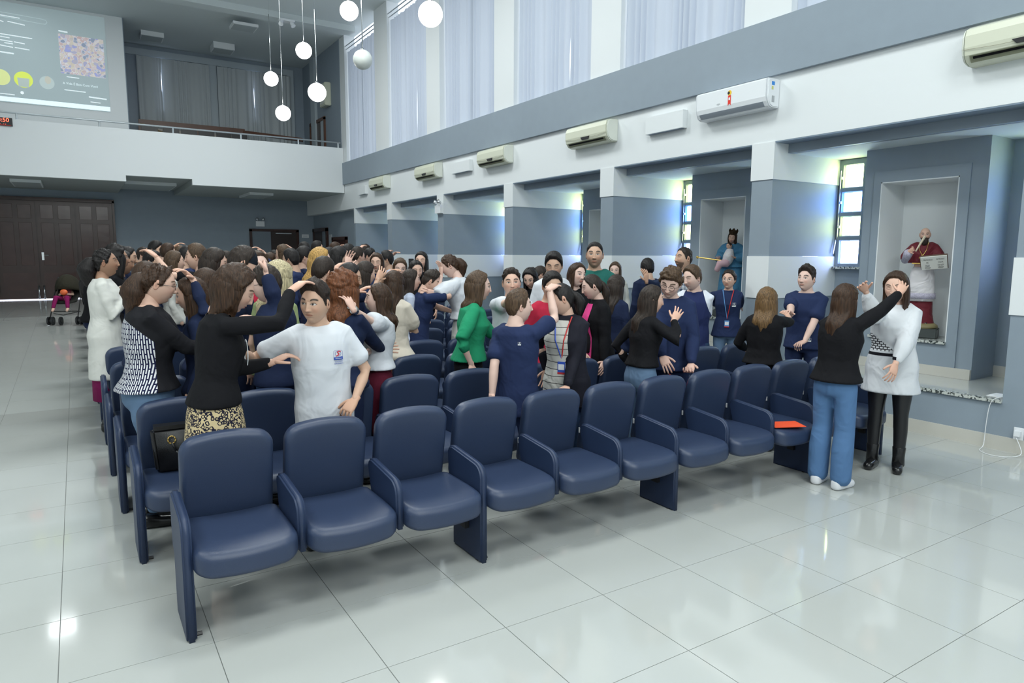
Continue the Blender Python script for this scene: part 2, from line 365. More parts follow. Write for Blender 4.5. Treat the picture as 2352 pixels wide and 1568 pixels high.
for k, (a, b) in enumerate(OPEN[:7]):
    root = empty('curtain', (7.2, (a+b)/2, 4.55)); tag(root, 'white pleated curtain pair in the upper window '+places[k], 'curtain', 'white curtains over the grey band')
    inv = Matrix.Translation((-7.2, -(a+b)/2, -4.55))
    mid = {0: (a+b)/2, 1: 15.6, 2: 12.9, 3: 9.55, 4: 7.0}.get(k, (a+b)/2)
    gz = {0: None, 1: (5.2, .6, .05), 2: None, 3: (5.0, .55, .06), 4: None}.get(k)
    for s_, (p, q) in enumerate(((a+.02, mid+.02), (mid-.01, b-.02))):
        g = None
        if gz: g = ((1 if s_ == 0 else -1), gz[0], gz[1], gz[2])
        o = curtain_panel('curtain_panel', CURT, root, p, q, 4.50, 7.72, 7.19+.02*s_, 0, k*3+s_+1, g); o.data.transform(inv)
    bm = bmesh.new(); cyl(bm, (7.16, a-.1, 7.78), (7.16, b+.1, 7.78), .014, n=6); cyl(bm, (7.13, a-.1, 7.86), (7.13, b+.1, 7.86), .014, n=6); o = tobj('curtain_rail', bm, STEEL, root); o.data.transform(inv)
    wn += 1; st('window_%d' % wn, [(7.42, 7.45, a, b, 4.51, CZ)], DAY)
for k, (a, b, mid, gz) in enumerate(((1.95, 4.03, 2.62, (7.1, .42, .022)), (4.27, 6.62, 5.40, (6.95, .5, .022)))):
    root = empty('curtain', ((a+b)/2, 24.74, 4.6)); tag(root, 'grey pleated curtain at the back of the balcony '+('beside the projection wall' if k == 0 else 'behind the lowest round lamps'), 'curtain', 'grey curtains at the back of the balcony')
    inv = Matrix.Translation((-(a+b)/2, -24.74, -4.6))
    for s_, (p, q) in enumerate(((a, mid+.01), (mid-.01, b))):
        o = curtain_panel('curtain_panel', CURTG, root, p, q, 4.12, 7.82, 24.74+.01*s_, 1, 40+k*3+s_, ((1 if s_ == 0 else -1), *gz), .03); o.data.transform(inv)
    wn += 1; st('window_%d' % wn, [(mid-.12, mid+.12, 24.83, 24.86, 6.2, 7.7)], mat('bright_window', (0.2, 0.2, 0.2), 0.3, emit=(0.7, 0.8, 1.0), estr=2.2))
# ------------------------------------------------------------------ air conditioners
def aircon(y0, y1, label, white=False):
    root = empty('air_conditioner', (X1, (y0+y1)/2, 3.49)); tag(root, label, 'air conditioner', 'air conditioners along the white beam')
    L = (y1-y0)/2; m = WPLAS if white else IVORY
    prof = [(0, 0), (-.10, .0), (-.16, .02), (-.205, .075), (-.222, .14), (-.222, .24), (-.20, .30), (-.15, .325), (0, .335)]
    if white: prof = [(0, 0), (-.12, .0), (-.17, .02), (-.20, .07), (-.215, .12), (-.215, .31), (-.205, .325), (-.18, .335), (0, .335)]
    bm = bmesh.new(); prism(bm, prof, 1, -L+.03, L-.03)
    tobj('casing', bm, m, root)
    for s_ in (-1, 1):
        bm = bmesh.new(); pr2 = [(p[0]*.97, p[1]*.97+.004) for p in prof]; prism(bm, pr2, 1, s_*L-(.03 if s_ > 0 else 0), s_*L+(.03 if s_ < 0 else 0)); bmesh.ops.bevel(bm, geom=[e for e in bm.edges if abs(e.verts[0].co.y-e.verts[1].co.y) < 1e-5], offset=.012, segments=2, affect='EDGES')
        tobj('end_cap', bm, mat('ivory_side', (0.72, 0.75, 0.68), 0.4) if not white else WPLAS, root)
    bm = bmesh.new(); v = [bm.verts.new(p) for p in ((-.208, -L+.07, .066), (-.208, L-.07, .066), (-.165, L-.07, .012), (-.165, -L+.07, .012))]; bm.faces.new(v); bmesh.ops.solidify(bm, geom=bm.faces[:], thickness=.004)
    tobj('air_flap', bm, mat('flap_shade', (0.55, 0.6, 0.66), .3) if white else IVORYD, root)
    if not white:
        bm = bmesh.new(); cyl(bm, (-.2245, -L+.02, .125), (-.2245, -L+.30, .105), .002, n=4); cyl(bm, (-.2245, L-.02, .125), (-.2245, L-.30, .105), .002, n=4); cyl(bm, (-.2235, -L+.3, .105), (-.2235, L-.3, .105), .002, n=4); tobj('seam', bm, mat('brown_seam', (.25, .24, .17), .6), root)
        bm = bmesh.new(); prism(bm, [(-.11, .125), (.11, .125), (.075, .085), (-.075, .085)], 0, -.2265, -.21); tobj('display_window', bm, BLACK, root)
        bm = bmesh.new(); v = [bm.verts.new(p) for p in ((-.2105, -L+.10, .055), (-.2105, L-.10, .055), (-.196, L-.10, .036), (-.196, -L+.10, .036))]; bm.faces.new(v); bmesh.ops.solidify(bm, geom=bm.faces[:], thickness=.003); tobj('air_slot', bm, BLACK, root)
    else:
        bxo('end_label', (-.15, -.10, -L-.003, -L-.001, .25, .29), mat('blue_label', (.03, .25, .7), .5), root)
        bxo('end_label', (-.15, -.12, -L-.003, -L-.001, .20, .235), mat('yellow_label', (.6, .6, .2), .5), root)
        bxo('end_label', (-.14, -.095, -L-.003, -L-.001, .06, .13), mat('grey_label', (.4, .42, .44), .5), root)
        bm = bmesh.new(); cyl(bm, (-.218, 0, .255), (-.2155, 0, .255), .03, n=16); tobj('seal_sticker', bm, mat('yellow_label2', (.85, .55, .02), .5), root)
        bm = bmesh.new(); cyl(bm, (-.2195, .012, .255), (-.218, .012, .255), .018, n=12); tobj('seal_mark', bm, BLACK, root)
        bm = bmesh.new(); prism(bm, [(-.022, .225), (.022, .225), (.022, .105), (0, .13), (-.022, .105)], 0, -.2175, -.2155); tobj('ribbon_sticker', bm, mat('red_label', (.75, .03, .015), .5), root)
        bxo('ribbon_mark', (-.2185, -.2176, -.012, .012, .17, .20), TAGW, root)
        textmesh('logo_lettering', 'elgin', .03, mat('grey_label', (.4, .42, .44), .5), root, frameM((-.216, .17, .15), (0, -1, 0), (0, 0, 1)), .0008)
aircon(17.15, 18.2, 'cream wall air conditioner farthest along the beam, next to the balcony')
aircon(14.12, 15.2, 'cream wall air conditioner second from the balcony')
aircon(11.15, 12.2, 'cream wall air conditioner right of the small white wall box, third from the balcony')
aircon(8.19, 9.25, 'cream wall air conditioner above the tall green-shirted youth, fourth from the balcony')
aircon(5.34, 6.45, 'glossy white wall air conditioner with red ribbon sticker under the grey band', True)
aircon(2.25, 3.28, 'cream wall air conditioner cut by the frame edge, closest to the viewer')
for k, (a, b, z0, z1, lb) in enumerate(((12.73, 13.53, 3.50, 3.73, 'plain white box cover on the beam between two cream air conditioners'), (6.78, 7.50, 3.48, 3.72, 'plain white box cover on the beam left of the glossy white air conditioner'), (18.83, 19.4, 3.46, 3.69, 'plain white box cover on the beam beside the balcony'))):
    o = bxo('wall_box', (X1-.085, X1, a, b, z0, z1), WHITE, None, .004); tag(o, lb, 'wall box')
    v = bxo('vent_slot', (X1-.08, X1-.02, a+.03, b-.03, z0-.004, z0-.0005), DARKG, o)
# ------------------------------------------------------------------ pendant lamps
GLOBE = mat('lit_opal_glass', (0.9, 0.9, 0.9), 0.3, emit=(1.0, 0.98, 0.95), estr=6.0)
OPAL = mat('unlit_opal_glass', (0.72, 0.76, 0.72), 0.3)
pl = [((4.39, 9.07, 5.09), 'lit round pendant lamp hanging closest to the viewer in front of the curtains', 1), ((4.58, 12.91, 6.25), 'lit round pendant lamp near the top edge beside the curtain rail', 1), ((4.46, 15.5, 6.14), 'lit round pendant lamp hanging high in the middle of the group', 1),
      ((4.08, 13.39, 4.82), 'lit round pendant lamp on a shiny rod in front of the balcony loudspeaker', 1), ((4.3, 17.79, 6.0), 'small-looking lit round pendant lamp at upper left of its group', 1), ((4.23, 16.51, 4.97), 'lit round pendant lamp hanging lowest, just over the balcony rail', 1), ((4.52, 12.1, 5.19), 'unlit white round pendant lamp in front of the first curtain', 0)]
for (x, y, z), lb, on in pl:
    root = empty('pendant_lamp', (x, y, z)); tag(root, lb, 'lamp', 'round pendant lamps')
    bm = bmesh.new(); sphere(bm, (0, 0, 0), .17, 28, 18); tobj('globe', bm, GLOBE if on else OPAL, root, True)
    bm = bmesh.new(); cyl(bm, (0, 0, .165), (0, 0, 1.5), .009, n=8); cyl(bm, (0, 0, .16), (0, 0, .19), .03, n=12); tobj('rod', bm, STEEL, root, True)
    bm = bmesh.new(); cyl(bm, (0, 0, 1.5), (0, 0, CZ-z), .0015, n=5); tobj('wire', bm, STEEL, root)
# ceiling fixtures
def fixture(nm, b, lb, lit=False):
    x0, x1, y0, y1, z0, z1 = b; root = empty(nm, ((x0+x1)/2, (y0+y1)/2, z1)); tag(root, lb, 'ceiling light', 'ceiling light boxes')
    hx, hy, h = (x1-x0)/2, (y1-y0)/2, z1-z0
    bxo('housing', (-hx, hx, -hy, hy, -h, 0), WHITE, root); bxo('diffuser', (-hx+.03, hx-.03, -hy+.03, hy-.03, -h-.006, -h+.001), mat('led_diffuser', (.8, .8, .8), .4, emit=(.93, .98, 1), estr=9.0) if lit else mat('unlit_diffuser', (.42, .47, .48), .5), root)
    return root
fixture('ceiling_light', (4.0, 4.65, 20.42, 21.02, 7.95, 8.02), 'unlit square ceiling light box above the balcony, nearer one')
fixture('ceiling_light', (3.95, 4.56, 23.25, 23.85, 8.0, CZ), 'unlit square ceiling light box above the balcony, farther one')
fixture('ceiling_light', (2.0, 2.6, 23.25, 23.85, 8.05, CZ), 'faint square ceiling light box beside the projection wall')
fixture('ceiling_light', (-1.30, -.64, 21.75, 23.4, 3.56, 3.63), 'dim ceiling light under the balcony above the big wooden doors')
fixture('ceiling_light', (4.6, 5.3, 22.2, 23.8, 3.56, 3.63), 'dim ceiling light under the balcony above the smaller doorway')
fixture('ceiling_light', (1.25, 2.6, 22.3, 24.2, 3.70, 3.785), 'wide dim ceiling panel in the recess of the balcony underside')
fixture('ceiling_light', (-1.25, -.6, 20.3, 21.2, CZ-.08, CZ), 'bright ceiling light over the aisle, mirrored in the floor tiles', True)
sd = empty('smoke_detector', (5.2, 19.6, 8.02)); tag(sd, 'white twin-headed emergency spotlight on the ceiling beam above the pendants', 'light')
bxo('base', (-.2, .2, -.1, .1, -.05, 0), WPLAS, sd)
for s_ in (-.13, .13):
    bm = bmesh.new(); cyl(bm, (s_, 0, -.05), (s_*1.3, -.05, -.15), .05, .065, n=12); tobj('lamp_head', bm, WPLAS, sd)
sd.name = 'ceiling_spotlight'
for (cx, cy, cz, dx, dy, lb) in ((X1-.012, 14.24, 2.83, -1, 0, 'twin-headed emergency light on the white pillar top'), (5.45, 24.9, 2.83, 0, -1, 'twin-headed emergency light above the doorway at the back')):
    e = empty('emergency_light', (cx, cy, cz)); tag(e, lb, 'emergency light')
    sx, sy = abs(dy), abs(dx)
    bxo('battery_box', (-.14*sx+(-.07 if dx else 0), .14*sx, -.14*sy+(-.07 if dy else 0), .14*sy, -.13, .05), WPLAS, e)
    for s_ in (-.09, .09):
        bm = bmesh.new(); a = Vector((s_*sx+dx*.04, s_*sy+dy*.04, .10)); cyl(bm, a, a+Vector((dx*.07+s_*sx*.2, dy*.07+s_*sy*.2, .03)), .03, .05, n=12); cyl(bm, (a.x, a.y, .04), a, .012, n=6); tobj('lamp_head', bm, mat('chrome_reflector', (.8, .82, .85), .15, .8), e, True)
# ------------------------------------------------------------------ balcony contents
wb = empty('wooden_bench', (3.4, 24.0, 4.1)); tag(wb, 'long brown wooden bench front on the balcony behind dark chairs', 'bench')
bxo('top_rail', (-1.55, 1.5, -.05, .05, 1.52, 1.68), WOODM, wb, .01); bxo('front_panel', (-1.5, 1.45, -.02, .03, .3, 1.45), mat('pale_laminate', (.36, .33, .29), .5), wb)
for x in (-1.5, .1, 1.4): bxo('post', (x-.06, x+.06, -.06, .06, 0, 1.55), WOODM, wb)
bm = bmesh.new(); cyl(bm, (1.45, 0, 1.58), (3.0, -1.3, 1.30), .07, n=4); tobj('side_rail', bm, WOODM, wb)
bm = bmesh.new(); cyl(bm, (-1.5, 0, 1.55), (-.9, -1.2, 1.1), .05, n=4); tobj('side_rail', bm, mat('light_wood', (.4, .28, .13), .5), wb)
proto = empty('balcony_chair', (0, 0, 4.1)); tag(proto, 'dark chair back showing over the balcony parapet in front of the wooden bench', 'chair', 'dark chairs on the balcony')
bxo('backrest', (-.22, .22, .18, .24, .95, 1.33), BLACK, proto, .02); bxo('seat', (-.22, .22, -.22, .2, .8, .86), BLACK, proto, .02)
for sx in (-.2, .2):
    for sy in (-.2, .2): bxo('leg', (sx-.015, sx+.015, sy-.015, sy+.015, 0, .82), BLACK, proto)
for k, px in enumerate((345, 395, 437, 477, 517, 553)):
    o = proto if k == 0 else copytree(proto); p = U(px, 305, 1, 22.6); o.location = (p[0], 22.6, 4.1)
    o['label'] = 'dark chair back over the balcony parapet, '+('leftmost of six', 'second from the projection wall', 'third from the projection wall', 'fourth from the projection wall', 'fifth from the projection wall', 'last one before the lamps')[k]
sp = empty('loudspeaker', (7.09, 22.1, 6.75)); tag(sp, 'small cream wall loudspeaker behind a lit pendant lamp on the balcony wall', 'loudspeaker')
bxo('cabinet', (-.2, 0, -.28, .28, -.35, .35), IVORY, sp, .02); bxo('grille', (-.205, -.198, -.2, .2, -.28, .28), mat('ivory_side', (.7, .7, .6), .5), sp)
def smalldoor(k, b, axis, parts):
    pass
door = st('door_2', [(7.04, 7.09, 22.45, 22.55, 4.0, 6.15), (7.04, 7.09, 24.0, 24.1, 4.0, 6.15), (7.04, 7.09, 22.45, 24.1, 6.08, 6.18)], WOODM)
bxo('door_leaf', (7.06, 7.085, 22.95, 24.0, 4.0, 6.08), WOODD, door); bxo('glass_pane', (7.07, 7.085, 22.55, 22.95, 4.0, 6.08), mat('pale_grey_paint', (.42, .48, .52), .6), door)
# digital clock on the parapet
ck = empty('digital_clock', (-1.35, BY, 4.88)); tag(ck, 'black digital wall clock with glowing red digits on the balcony parapet', 'clock')
bxo('case', (-.33, .265, -.05, 0, -.095, .095), BLACK, ck, .005)
LED = mat('red_led', (.1, 0, 0), .5, emit=(1.0, .10, .05), estr=4.0)
textmesh('digits', '13:50', .13, LED, ck, frameM((.06, -.053, .035), (1, 0, 0), (0, 0, 1)), .001)
textmesh('small_digits', '--.-   - -', .06, LED, ck, frameM((.05, -.053, -.055), (1, 0, 0), (0, 0, 1)), .001)
bxo('bezel', (-.30, .235, -.052, -.05, -.09, -.075), mat('dark_red_glow', (.08, .0, .0), .5, emit=(.6, .02, .01), estr=.3), ck)
# projected image
SY = 22.388
def P2(px, py): p = U(px, py, 1, SY); return (p[0], p[2])
scn = empty('projected_screen', (0, SY, 6.8)); tag(scn, 'projected computer desktop image on the white upper wall', 'projection')
def pj(nm, pts, col, e, dz=0.0, m=None):
    bm = bmesh.new(); prism(bm, [(p[0], p[1]-6.8) for p in pts], 1, -.004-dz, -.001-dz); return tobj(nm, bm, m or mat('beam_%s' % nm, col, .6, emit=col, estr=e), scn)
def quad(*q): return [P2(*p) for p in q]
pj('backdrop', [(-3.2, 5.62), (1.06, 5.62), (1.06, 8.10), (-3.2, 8.10)], (.40, .49, .51), .27)
a, b = P2(252, 246), P2(252, 256); pj('taskbar', [(-3.2, b[1]), (1.06, b[1]), (1.06, a[1]), (-3.2, a[1])], (.75, .86, .9), .55, .003)
ln = mat('projected_white', (.75, .85, .88), .6, emit=(.75, .85, .88), estr=.45); ln2 = mat('projected_pale', (.5, .6, .62), .6, emit=(.5, .6, .62), estr=.3)
def bar(x0, y0, x1, y1, t=3, m=ln): pj('text_line', quad((x0, y0), (x1, y1), (x1, y1+t), (x0, y0+t)), None, 0, .003, m)
for q in ((0, 33, 45, 41, 2), (17, 48, 57, 57, 2), (0, 46, 8, 49, 2), (0, 76, 74, 88, 2), (0, 82, 22, 86, 2), (0, 90, 29, 95, 2), (32, 95, 57, 100, 2), (10, 97, 30, 100, 2), (0, 102, 30, 108, 2), (34, 108, 68, 114, 2), (0, 117, 32, 122, 3), (0, 213, 34, 217, 2), (134, 69, 155, 73, 3), (153, 175, 182, 179, 2), (148, 205, 197, 211, 2), (204, 221, 245, 227, 3), (208, 233, 231, 236, 2)): bar(*q)
for q in ((126, 72, 127.5, 108, 1), (0, 114, 20, 118, 2)): pass
bm = bmesh.new(); pts = [P2(x, y) for x, y in ((0, 27), (95, 44), (105, 47), (108, 52), (104, 56), (95, 55), (0, 37))]
for p, q in zip(pts, pts[1:]): cyl(bm, (p[0], -.004, p[1]-6.8), (q[0], -.004, q[1]-6.8), .012, n=4)
tobj('search_box', bm, ln2, scn)
x0, z0 = P2(140, 168); x1, z1 = P2(237, 92)
def crowdmat():
    m = bpy.data.materials.new('crowd_thumbnail'); m.use_nodes = True; n, l = nt(m); b = n['Principled BSDF']
    tc = n.new('ShaderNodeTexCoord'); v = n.new('ShaderNodeTexVoronoi'); v.feature = 'SMOOTH_F1'; v.inputs['Scale'].default_value = 13; v.inputs['Smoothness'].default_value = .6; r = n.new('ShaderNodeValToRGB'); s = n.new('ShaderNodeSeparateColor')
    cols = [(.42, .40, .46), (.30, .33, .62), (.55, .5, .42), (.62, .6, .62), (.5, .38, .38), (.6, .62, .7), (.25, .3, .4)]
    r.color_ramp.interpolation = 'LINEAR'
    for i, c in enumerate(cols):
        e = r.color_ramp.elements[i] if i < 2 else r.color_ramp.elements.new(i/7)
        e.position = i/7; e.color = (*c, 1)
    l.new(tc.outputs['Object'], v.inputs['Vector']); l.new(v.outputs['Color'], s.inputs[0]); l.new(s.outputs[0], r.inputs[0]); l.new(r.outputs[0], b.inputs['Base Color']); l.new(r.outputs[0], b.inputs['Emission Color']); b.inputs['Emission Strength'].default_value = .42
    return m
pj('thumbnail', [(x0, z0), (x1, z0), (x1, z1), (x0, z1)], None, 0, .004, crowdmat())
for px, py, rx, col, nm in ((54, 183, 24, (.62, .72, .12), 'yellow_disc'), (2, 177, 24, (.62, .68, .30), 'pale_yellow_disc'), (108, 190, 19, (.42, .5, .5), 'grey_disc'), (51, 213, 4.5, (.8, .88, .9), 'play_button')):
    c = P2(px, py); r_ = rx*abs(P2(px+10, py)[0]-c[0])/10*.9; pj(nm, [(c[0]+r_*math.cos(t*PI/16), c[1]+r_*math.sin(t*PI/16)) for t in range(32)], col, .5, .003)
c = P2(54, 185); pj('disc_figure', [(c[0]-.11, c[1]-.16), (c[0]+.11, c[1]-.16), (c[0]+.13, c[1]+.06), (c[0]-.13, c[1]+.06)], (.5, .58, .55), .3, .006)
c = P2(110, 184); pj('portrait_head', [(c[0]+.07*math.cos(t*PI/8), c[1]+.10*math.sin(t*PI/8)) for t in range(16)], (.55, .55, .48), .35, .006)
c = P2(144, 190); d = P2(205, 198)
textmesh('song_title', 'A Vida É Boa Com Você', .085, ln, scn, frameM((c[0], -.008, (c[1]+d[1])/2-6.8), (1, 0, 0), (0, 0, 1)), .001, 'LEFT', .95)
# ------------------------------------------------------------------ doors at the back
Yd = 24.9
def zx(px, py): p = U(px, py, 1, Yd); return p[0], p[2]
FZ = .375
dr = st('door_1', [(DX0, 1.10, 24.89, 24.96, FZ, 3.36), (1.04, 1.10, 24.80, 24.9, FZ, 3.36), (DX0, 1.10, 24.80, 24.9, 3.30, 3.40)], WOODD)  # first box: added backing that blocks outside light between the leaves
leafx = [-4.92, -3.90, -2.90, -1.92, -.93, .055, 1.04]
rows = [(zx(120, 504)[1], zx(120, 470)[1]), (zx(120, 610)[1], zx(120, 511)[1]), (zx(120, 665)[1], zx(120, 626)[1])]
PANW = mat('door_panel_wood', (.062, .022, .017), .2, var=.4, vscale=2.5, bump=.25, bscale=3)
for i in range(6):
    a, b = leafx[i]+.012, leafx[i+1]-.012; lf = bxo('door_leaf', (a, b, 24.84, 24.89, FZ+.035, 3.29), WOODD, dr, .006)
    m_ = (a+b)/2; hw = (b-a)/2-.13
    for z0, z1 in rows[:2]:
        for s_ in (-1, 1):
            bm = bmesh.new(); box(bm, m_+s_*(hw/2+.045)-hw/2+.0, m_+s_*(hw/2+.045)+hw/2, 24.835, 24.85, z0, z1)
            bmesh.ops.bevel(bm, geom=[e for e in bm.edges if e.verts[0].co.y < 24.84 and e.verts[1].co.y < 24.84], offset=.02, segments=1, affect='EDGES'); tobj('door_panel', bm, PANW, lf)
    bxo('door_panel', (m_-hw-.05, m_+hw+.05, 24.832, 24.85, rows[2][0], rows[2][1]), PANW, lf, .006)
for x in (-.99, -.86):
    p = x; bm = bmesh.new(); cyl(bm, (x, 24.78, FZ+.02), (x, 24.78, FZ+.42), .022, n=8); tobj('drop_bolt', bm, STEEL, dr, True)
bm = bmesh.new(); box(bm, -.86, -.80, 24.80, 24.84, 1.55, 1.78); cyl(bm, (-.80, 24.79, 1.70), (-.68, 24.79, 1.70), .012, n=6); tobj('door_handle', bm, STEEL, dr)
bxo('daylight_gap', (-4.0, .3, 24.84, 24.86, FZ+.002, FZ+.022), mat('daylight_strip', (.5, .5, .5), .5, emit=(.75, .82, 1), estr=3), dr)
d3 = st('door_3', [(5.085, 5.17, 24.84, 24.9, FZ, 2.6), (6.67, 6.76, 24.84, 24.9, FZ, 2.6), (5.085, 6.76, 24.84, 24.9, 2.53, 2.62)], WOODD)
bxo('sidelight_pane', (5.17, 5.78, 24.87, 24.895, FZ, 2.53), mat('dim_pane', (.17, .21, .25), .3), d3)
bxo('door_leaf', (5.80, 6.67, 24.85, 24.89, FZ+.01, 2.53), mat('dark_door_leaf', (.028, .016, .014), .4), d3, .005)
bxo('door_closer', (5.95, 6.5, 24.83, 24.86, 2.46, 2.49), STEEL, d3)
d4 = st('door_4', [(7.25, 7.32, 24.75, 24.85, FZ, 2.64), (7.25, 7.32, 23.23, 23.35, FZ, 2.64), (7.25, 7.32, 23.23, 24.85, 2.54, 2.66)], WOODD)
bxo('door_leaf', (7.28, 7.31, 23.85, 24.75, FZ, 2.54), mat('dark_door_leaf', (.028, .016, .014), .4), d4); bxo('glass_pane', (7.29, 7.31, 23.35, 23.85, FZ, 2.54), mat('dim_pane', (.17, .21, .25), .3), d4)
d5 = st('door_5', [(7.25, 7.32, 21.27, 21.37, FZ, 2.3), (7.25, 7.32, 22.6, 22.7, FZ, 2.3), (7.25, 7.32, 21.27, 22.7, 2.22, 2.32)], WOODD)
bxo('dark_opening', (7.29, 7.315, 21.37, 22.6, FZ, 2.22), mat('dark_red_opening', (.04, .010, .006), .5), d5)  # flat panel, its dark colour stands in for the unlit opening
o = bxo('wall_sign', (6.88, 7.12, 24.885, 24.9, 2.34, 2.46), TAGW); tag(o, 'small white lettered sign on the rear wall beside the doorway', 'sign')
for zt_, w_ in ((2.435, .2), (2.40, .16), (2.365, .18)): bxo('lettering_line', (7.0-w_/2, 7.0+w_/2, 24.882, 24.885, zt_-.008, zt_), DARKG, o)
o = bxo('paper_notice', (7.305, 7.32, 22.86, 23.12, 1.95, 2.42), mat('paper', (.5, .53, .55), .7)); tag(o, 'white paper notice taped between the two dark side doors', 'notice')
# ------------------------------------------------------------------ outlet and cable
ol = empty('power_outlet', (X1, 2.62, .18)); tag(ol, 'white wall socket with plugged white charger low on the near pillar', 'socket')
bxo('plate', (-.012, 0, -.04, .04, -.06, .06), WPLAS, ol, .003); bxo('plug', (-.05, -.012, -.025, .025, -.02, .035), WPLAS, ol, .004)
bm = bmesh.new(); pts = [Vector(p) for p in ((X1-.045, 2.62, .15), (X1-.10, 2.55, .03), (X1-.22, 2.60, .006), (X1-.28, 2.72, .006), (X1-.20, 2.84, .006), (X1-.06, 2.87, .03), (X1-.035, 2.875, .2), (X1-.035, 2.86, .4), (X1-.03, 2.82, .475), (X1+.1, 2.80, .475))]
sm = []
for i in range(len(pts)-1):
    p0, p1, p2, p3 = pts[max(0, i-1)], pts[i], pts[i+1], pts[min(len(pts)-1, i+2)]
    for k in range(5):
        t = k/5; sm.append(.5*((2*p1)+(-p0+p2)*t+(2*p0-5*p1+4*p2-p3)*t*t+(-p0+3*p1-3*p2+p3)*t**3))
sm.append(pts[-1]); path(bm, sm, .0035, 6); o = tobj('charger_cable', bm, TAGW); tag(o, 'thin white charger cable looping from ledge to wall socket', 'cable')
o = bxo('adhesive_note', (X1+.1, X1+.3, 2.8, 2.95, .466, .47), TAGW); tag(o, 'sheet of white paper on the platform edge beside the near pillar', 'paper'); o.name = 'paper_sheet'
# ------------------------------------------------------------------ auditorium chairs
def deform_back(tilt, curve, crown):
    def f(u, v, w_):
        z = v+crown*(1-(u/.22)**2)*max(0, (v+.2)/.42)
        y = -w_+curve*(u/.22)**2*-1
        c, s_ = math.cos(tilt), math.sin(tilt)
        return (u, y*c+z*s_, z*c-y*s_)
    return f
ROWY = [3.25, 4.27, 5.2, 6.15, 7.2, 8.2, 9.25, 10.3, 11.3, 12.3, 13.3, 14.3, 15.3, 16.3]
ROWX = [.315, .196, .15, .123, .122, .115, .105, .10, .10, .10, .10, .10, .10, .10]
PIT = .5147
seat_out = dense(rrect(.236, .245, .070, 6, .04), .045)     # v: depth, front is -v
def seat_def(u, v, w_):
    bulge = -.026*(1-(u/.232)**2) if v < 0 else 0
    zz = w_+.012*(u/.23)**2 + (-.02*max(0, -v/.235)**3)
    return (u, v*1.0+bulge*max(0, -v/.235), zz)
sv, sf = puff(seat_out, .125, .036, seat_def, 5, 4)
back_out = dense(rrect(.228, .240, .05, 6, .068), .045)
bv, bf = puff(back_out, .085, .034, deform_back(math.radians(-11), .018, .022), 5, 4)
bsv, bsf = puff(dense(rrect(.205, .20, .05, 5), .06), .04, .015, deform_back(math.radians(-11), .018, .0), 3, 2)
def sidepanel(bm, full):
    z0 = 0 if full else .315
    if full: pts = [(0, 0), (.35, 0), (.35, .30), (.40, .33), (.42, .57), (.40, .605), (.36, .612), (.10, .585), (.065, .580), (.045, .572), (.028, .560), (.014, .543), (.006, .525), (.001, .505)]
    else: pts = [(0, .315), (.35, .33), (.42, .57), (.40, .605), (.36, .612), (.10, .585), (.065, .580), (.045, .572), (.028, .560), (.014, .543), (.006, .525), (.001, .505)]
    prism(bm, pts, 0, -.0225, .0225)
    bmesh.ops.recalc_face_normals(bm, faces=bm.faces[:])
    bmesh.ops.bevel(bm, geom=[e for e in bm.edges if abs(abs(e.verts[0].co.x)-.0225) < 1e-5 and abs(e.verts[0].co.x-e.verts[1].co.x) < 1e-5], offset=.010, segments=3, affect='EDGES')
    for f in bm.faces: f.smooth = f.calc_area() < .03
CM = {}
def cme(k, f):
    if k not in CM: CM[k] = f()
    return CM[k]
def make_chair(full, last, brk=False):
    root = empty('auditorium_chair')
    xo = .022+.5147/2
    def sh(o, dx=0, dy=0, dz=0): o.location = (dx, dy, dz); return o
    if full:
        bm = bmesh.new(); sidepanel(bm, True); sp_ = tobj('side_panel', bm, NAVYP, root); sh(sp_, .0225)
        bm = bmesh.new(); cyl(bm, (-.02, .06, .004), (.05, .06, .004), .012, n=6); tobj('floor_bolt', bm, BLACK, sp_)
    else:
        bm = bmesh.new(); sidepanel(bm, False); sh(tobj('armrest_panel', bm, NAVYP, root), .0225)
    s_ = sh(pyobj('seat_cushion', sv, sf, NAVYV, root, True), xo, .19, .375)
    b_ = sh(pyobj('backrest', bv, bf, NAVYV, root, True), xo, .475, .61)
    pyobj('backrest_shell', [(v[0], v[1]+.03, v[2]) for v in bsv], bsf, NAVYP, b_, True)
    bm = bmesh.new(); box(bm, -.232, -.222, .0, .012, -.09, -.055); tobj('tag', bm, TAGW, b_)
    bm = bmesh.new(); box(bm, .046, .5137, .24, .30, .28, .31); tobj('crossbar', bm, BLACK, root)
    if last:
        bm = bmesh.new(); sidepanel(bm, True); sp_ = tobj('side_panel', bm, NAVYP, root); sh(sp_, .0225+PIT)
        bm = bmesh.new(); box(bm, -.05, -.0225, .14, .20, .17, .27); tobj('hinge_bracket', bm, BLACK, sp_)
        bm = bmesh.new(); cyl(bm, (-.055, .17, .235), (-.05, .17, .235), .008, n=8); tobj('screw', bm, STEEL, sp_, True)
    if brk:
        bm = bmesh.new(); box(bm, -.05, -.0225, .14, .20, .17, .27); hb_ = tobj('hinge_bracket', bm, BLACK, sp_); bm = bmesh.new(); cyl(bm, (-.055, .17, .235), (-.05, .17, .235), .008, n=8); tobj('screw', bm, STEEL, sp_, True)
    return root
chair_first = [make_chair(True, False), make_chair(False, False), make_chair(True, False, True), make_chair(False, True)]
used = [False]*4
ordn = ['front', 'second', 'third', 'fourth', 'fifth', 'sixth', 'seventh', 'eighth', 'ninth', 'tenth', 'eleventh', 'twelfth', 'thirteenth', 'fourteenth']
seatn = ['at the aisle end', 'second from the aisle', 'third from the aisle', 'fourth from the aisle', 'fifth from the aisle', 'sixth from the aisle', 'fifth from the wall end', 'fourth from the wall end', 'third from the wall end', 'next to the wall end', 'at the wall end']
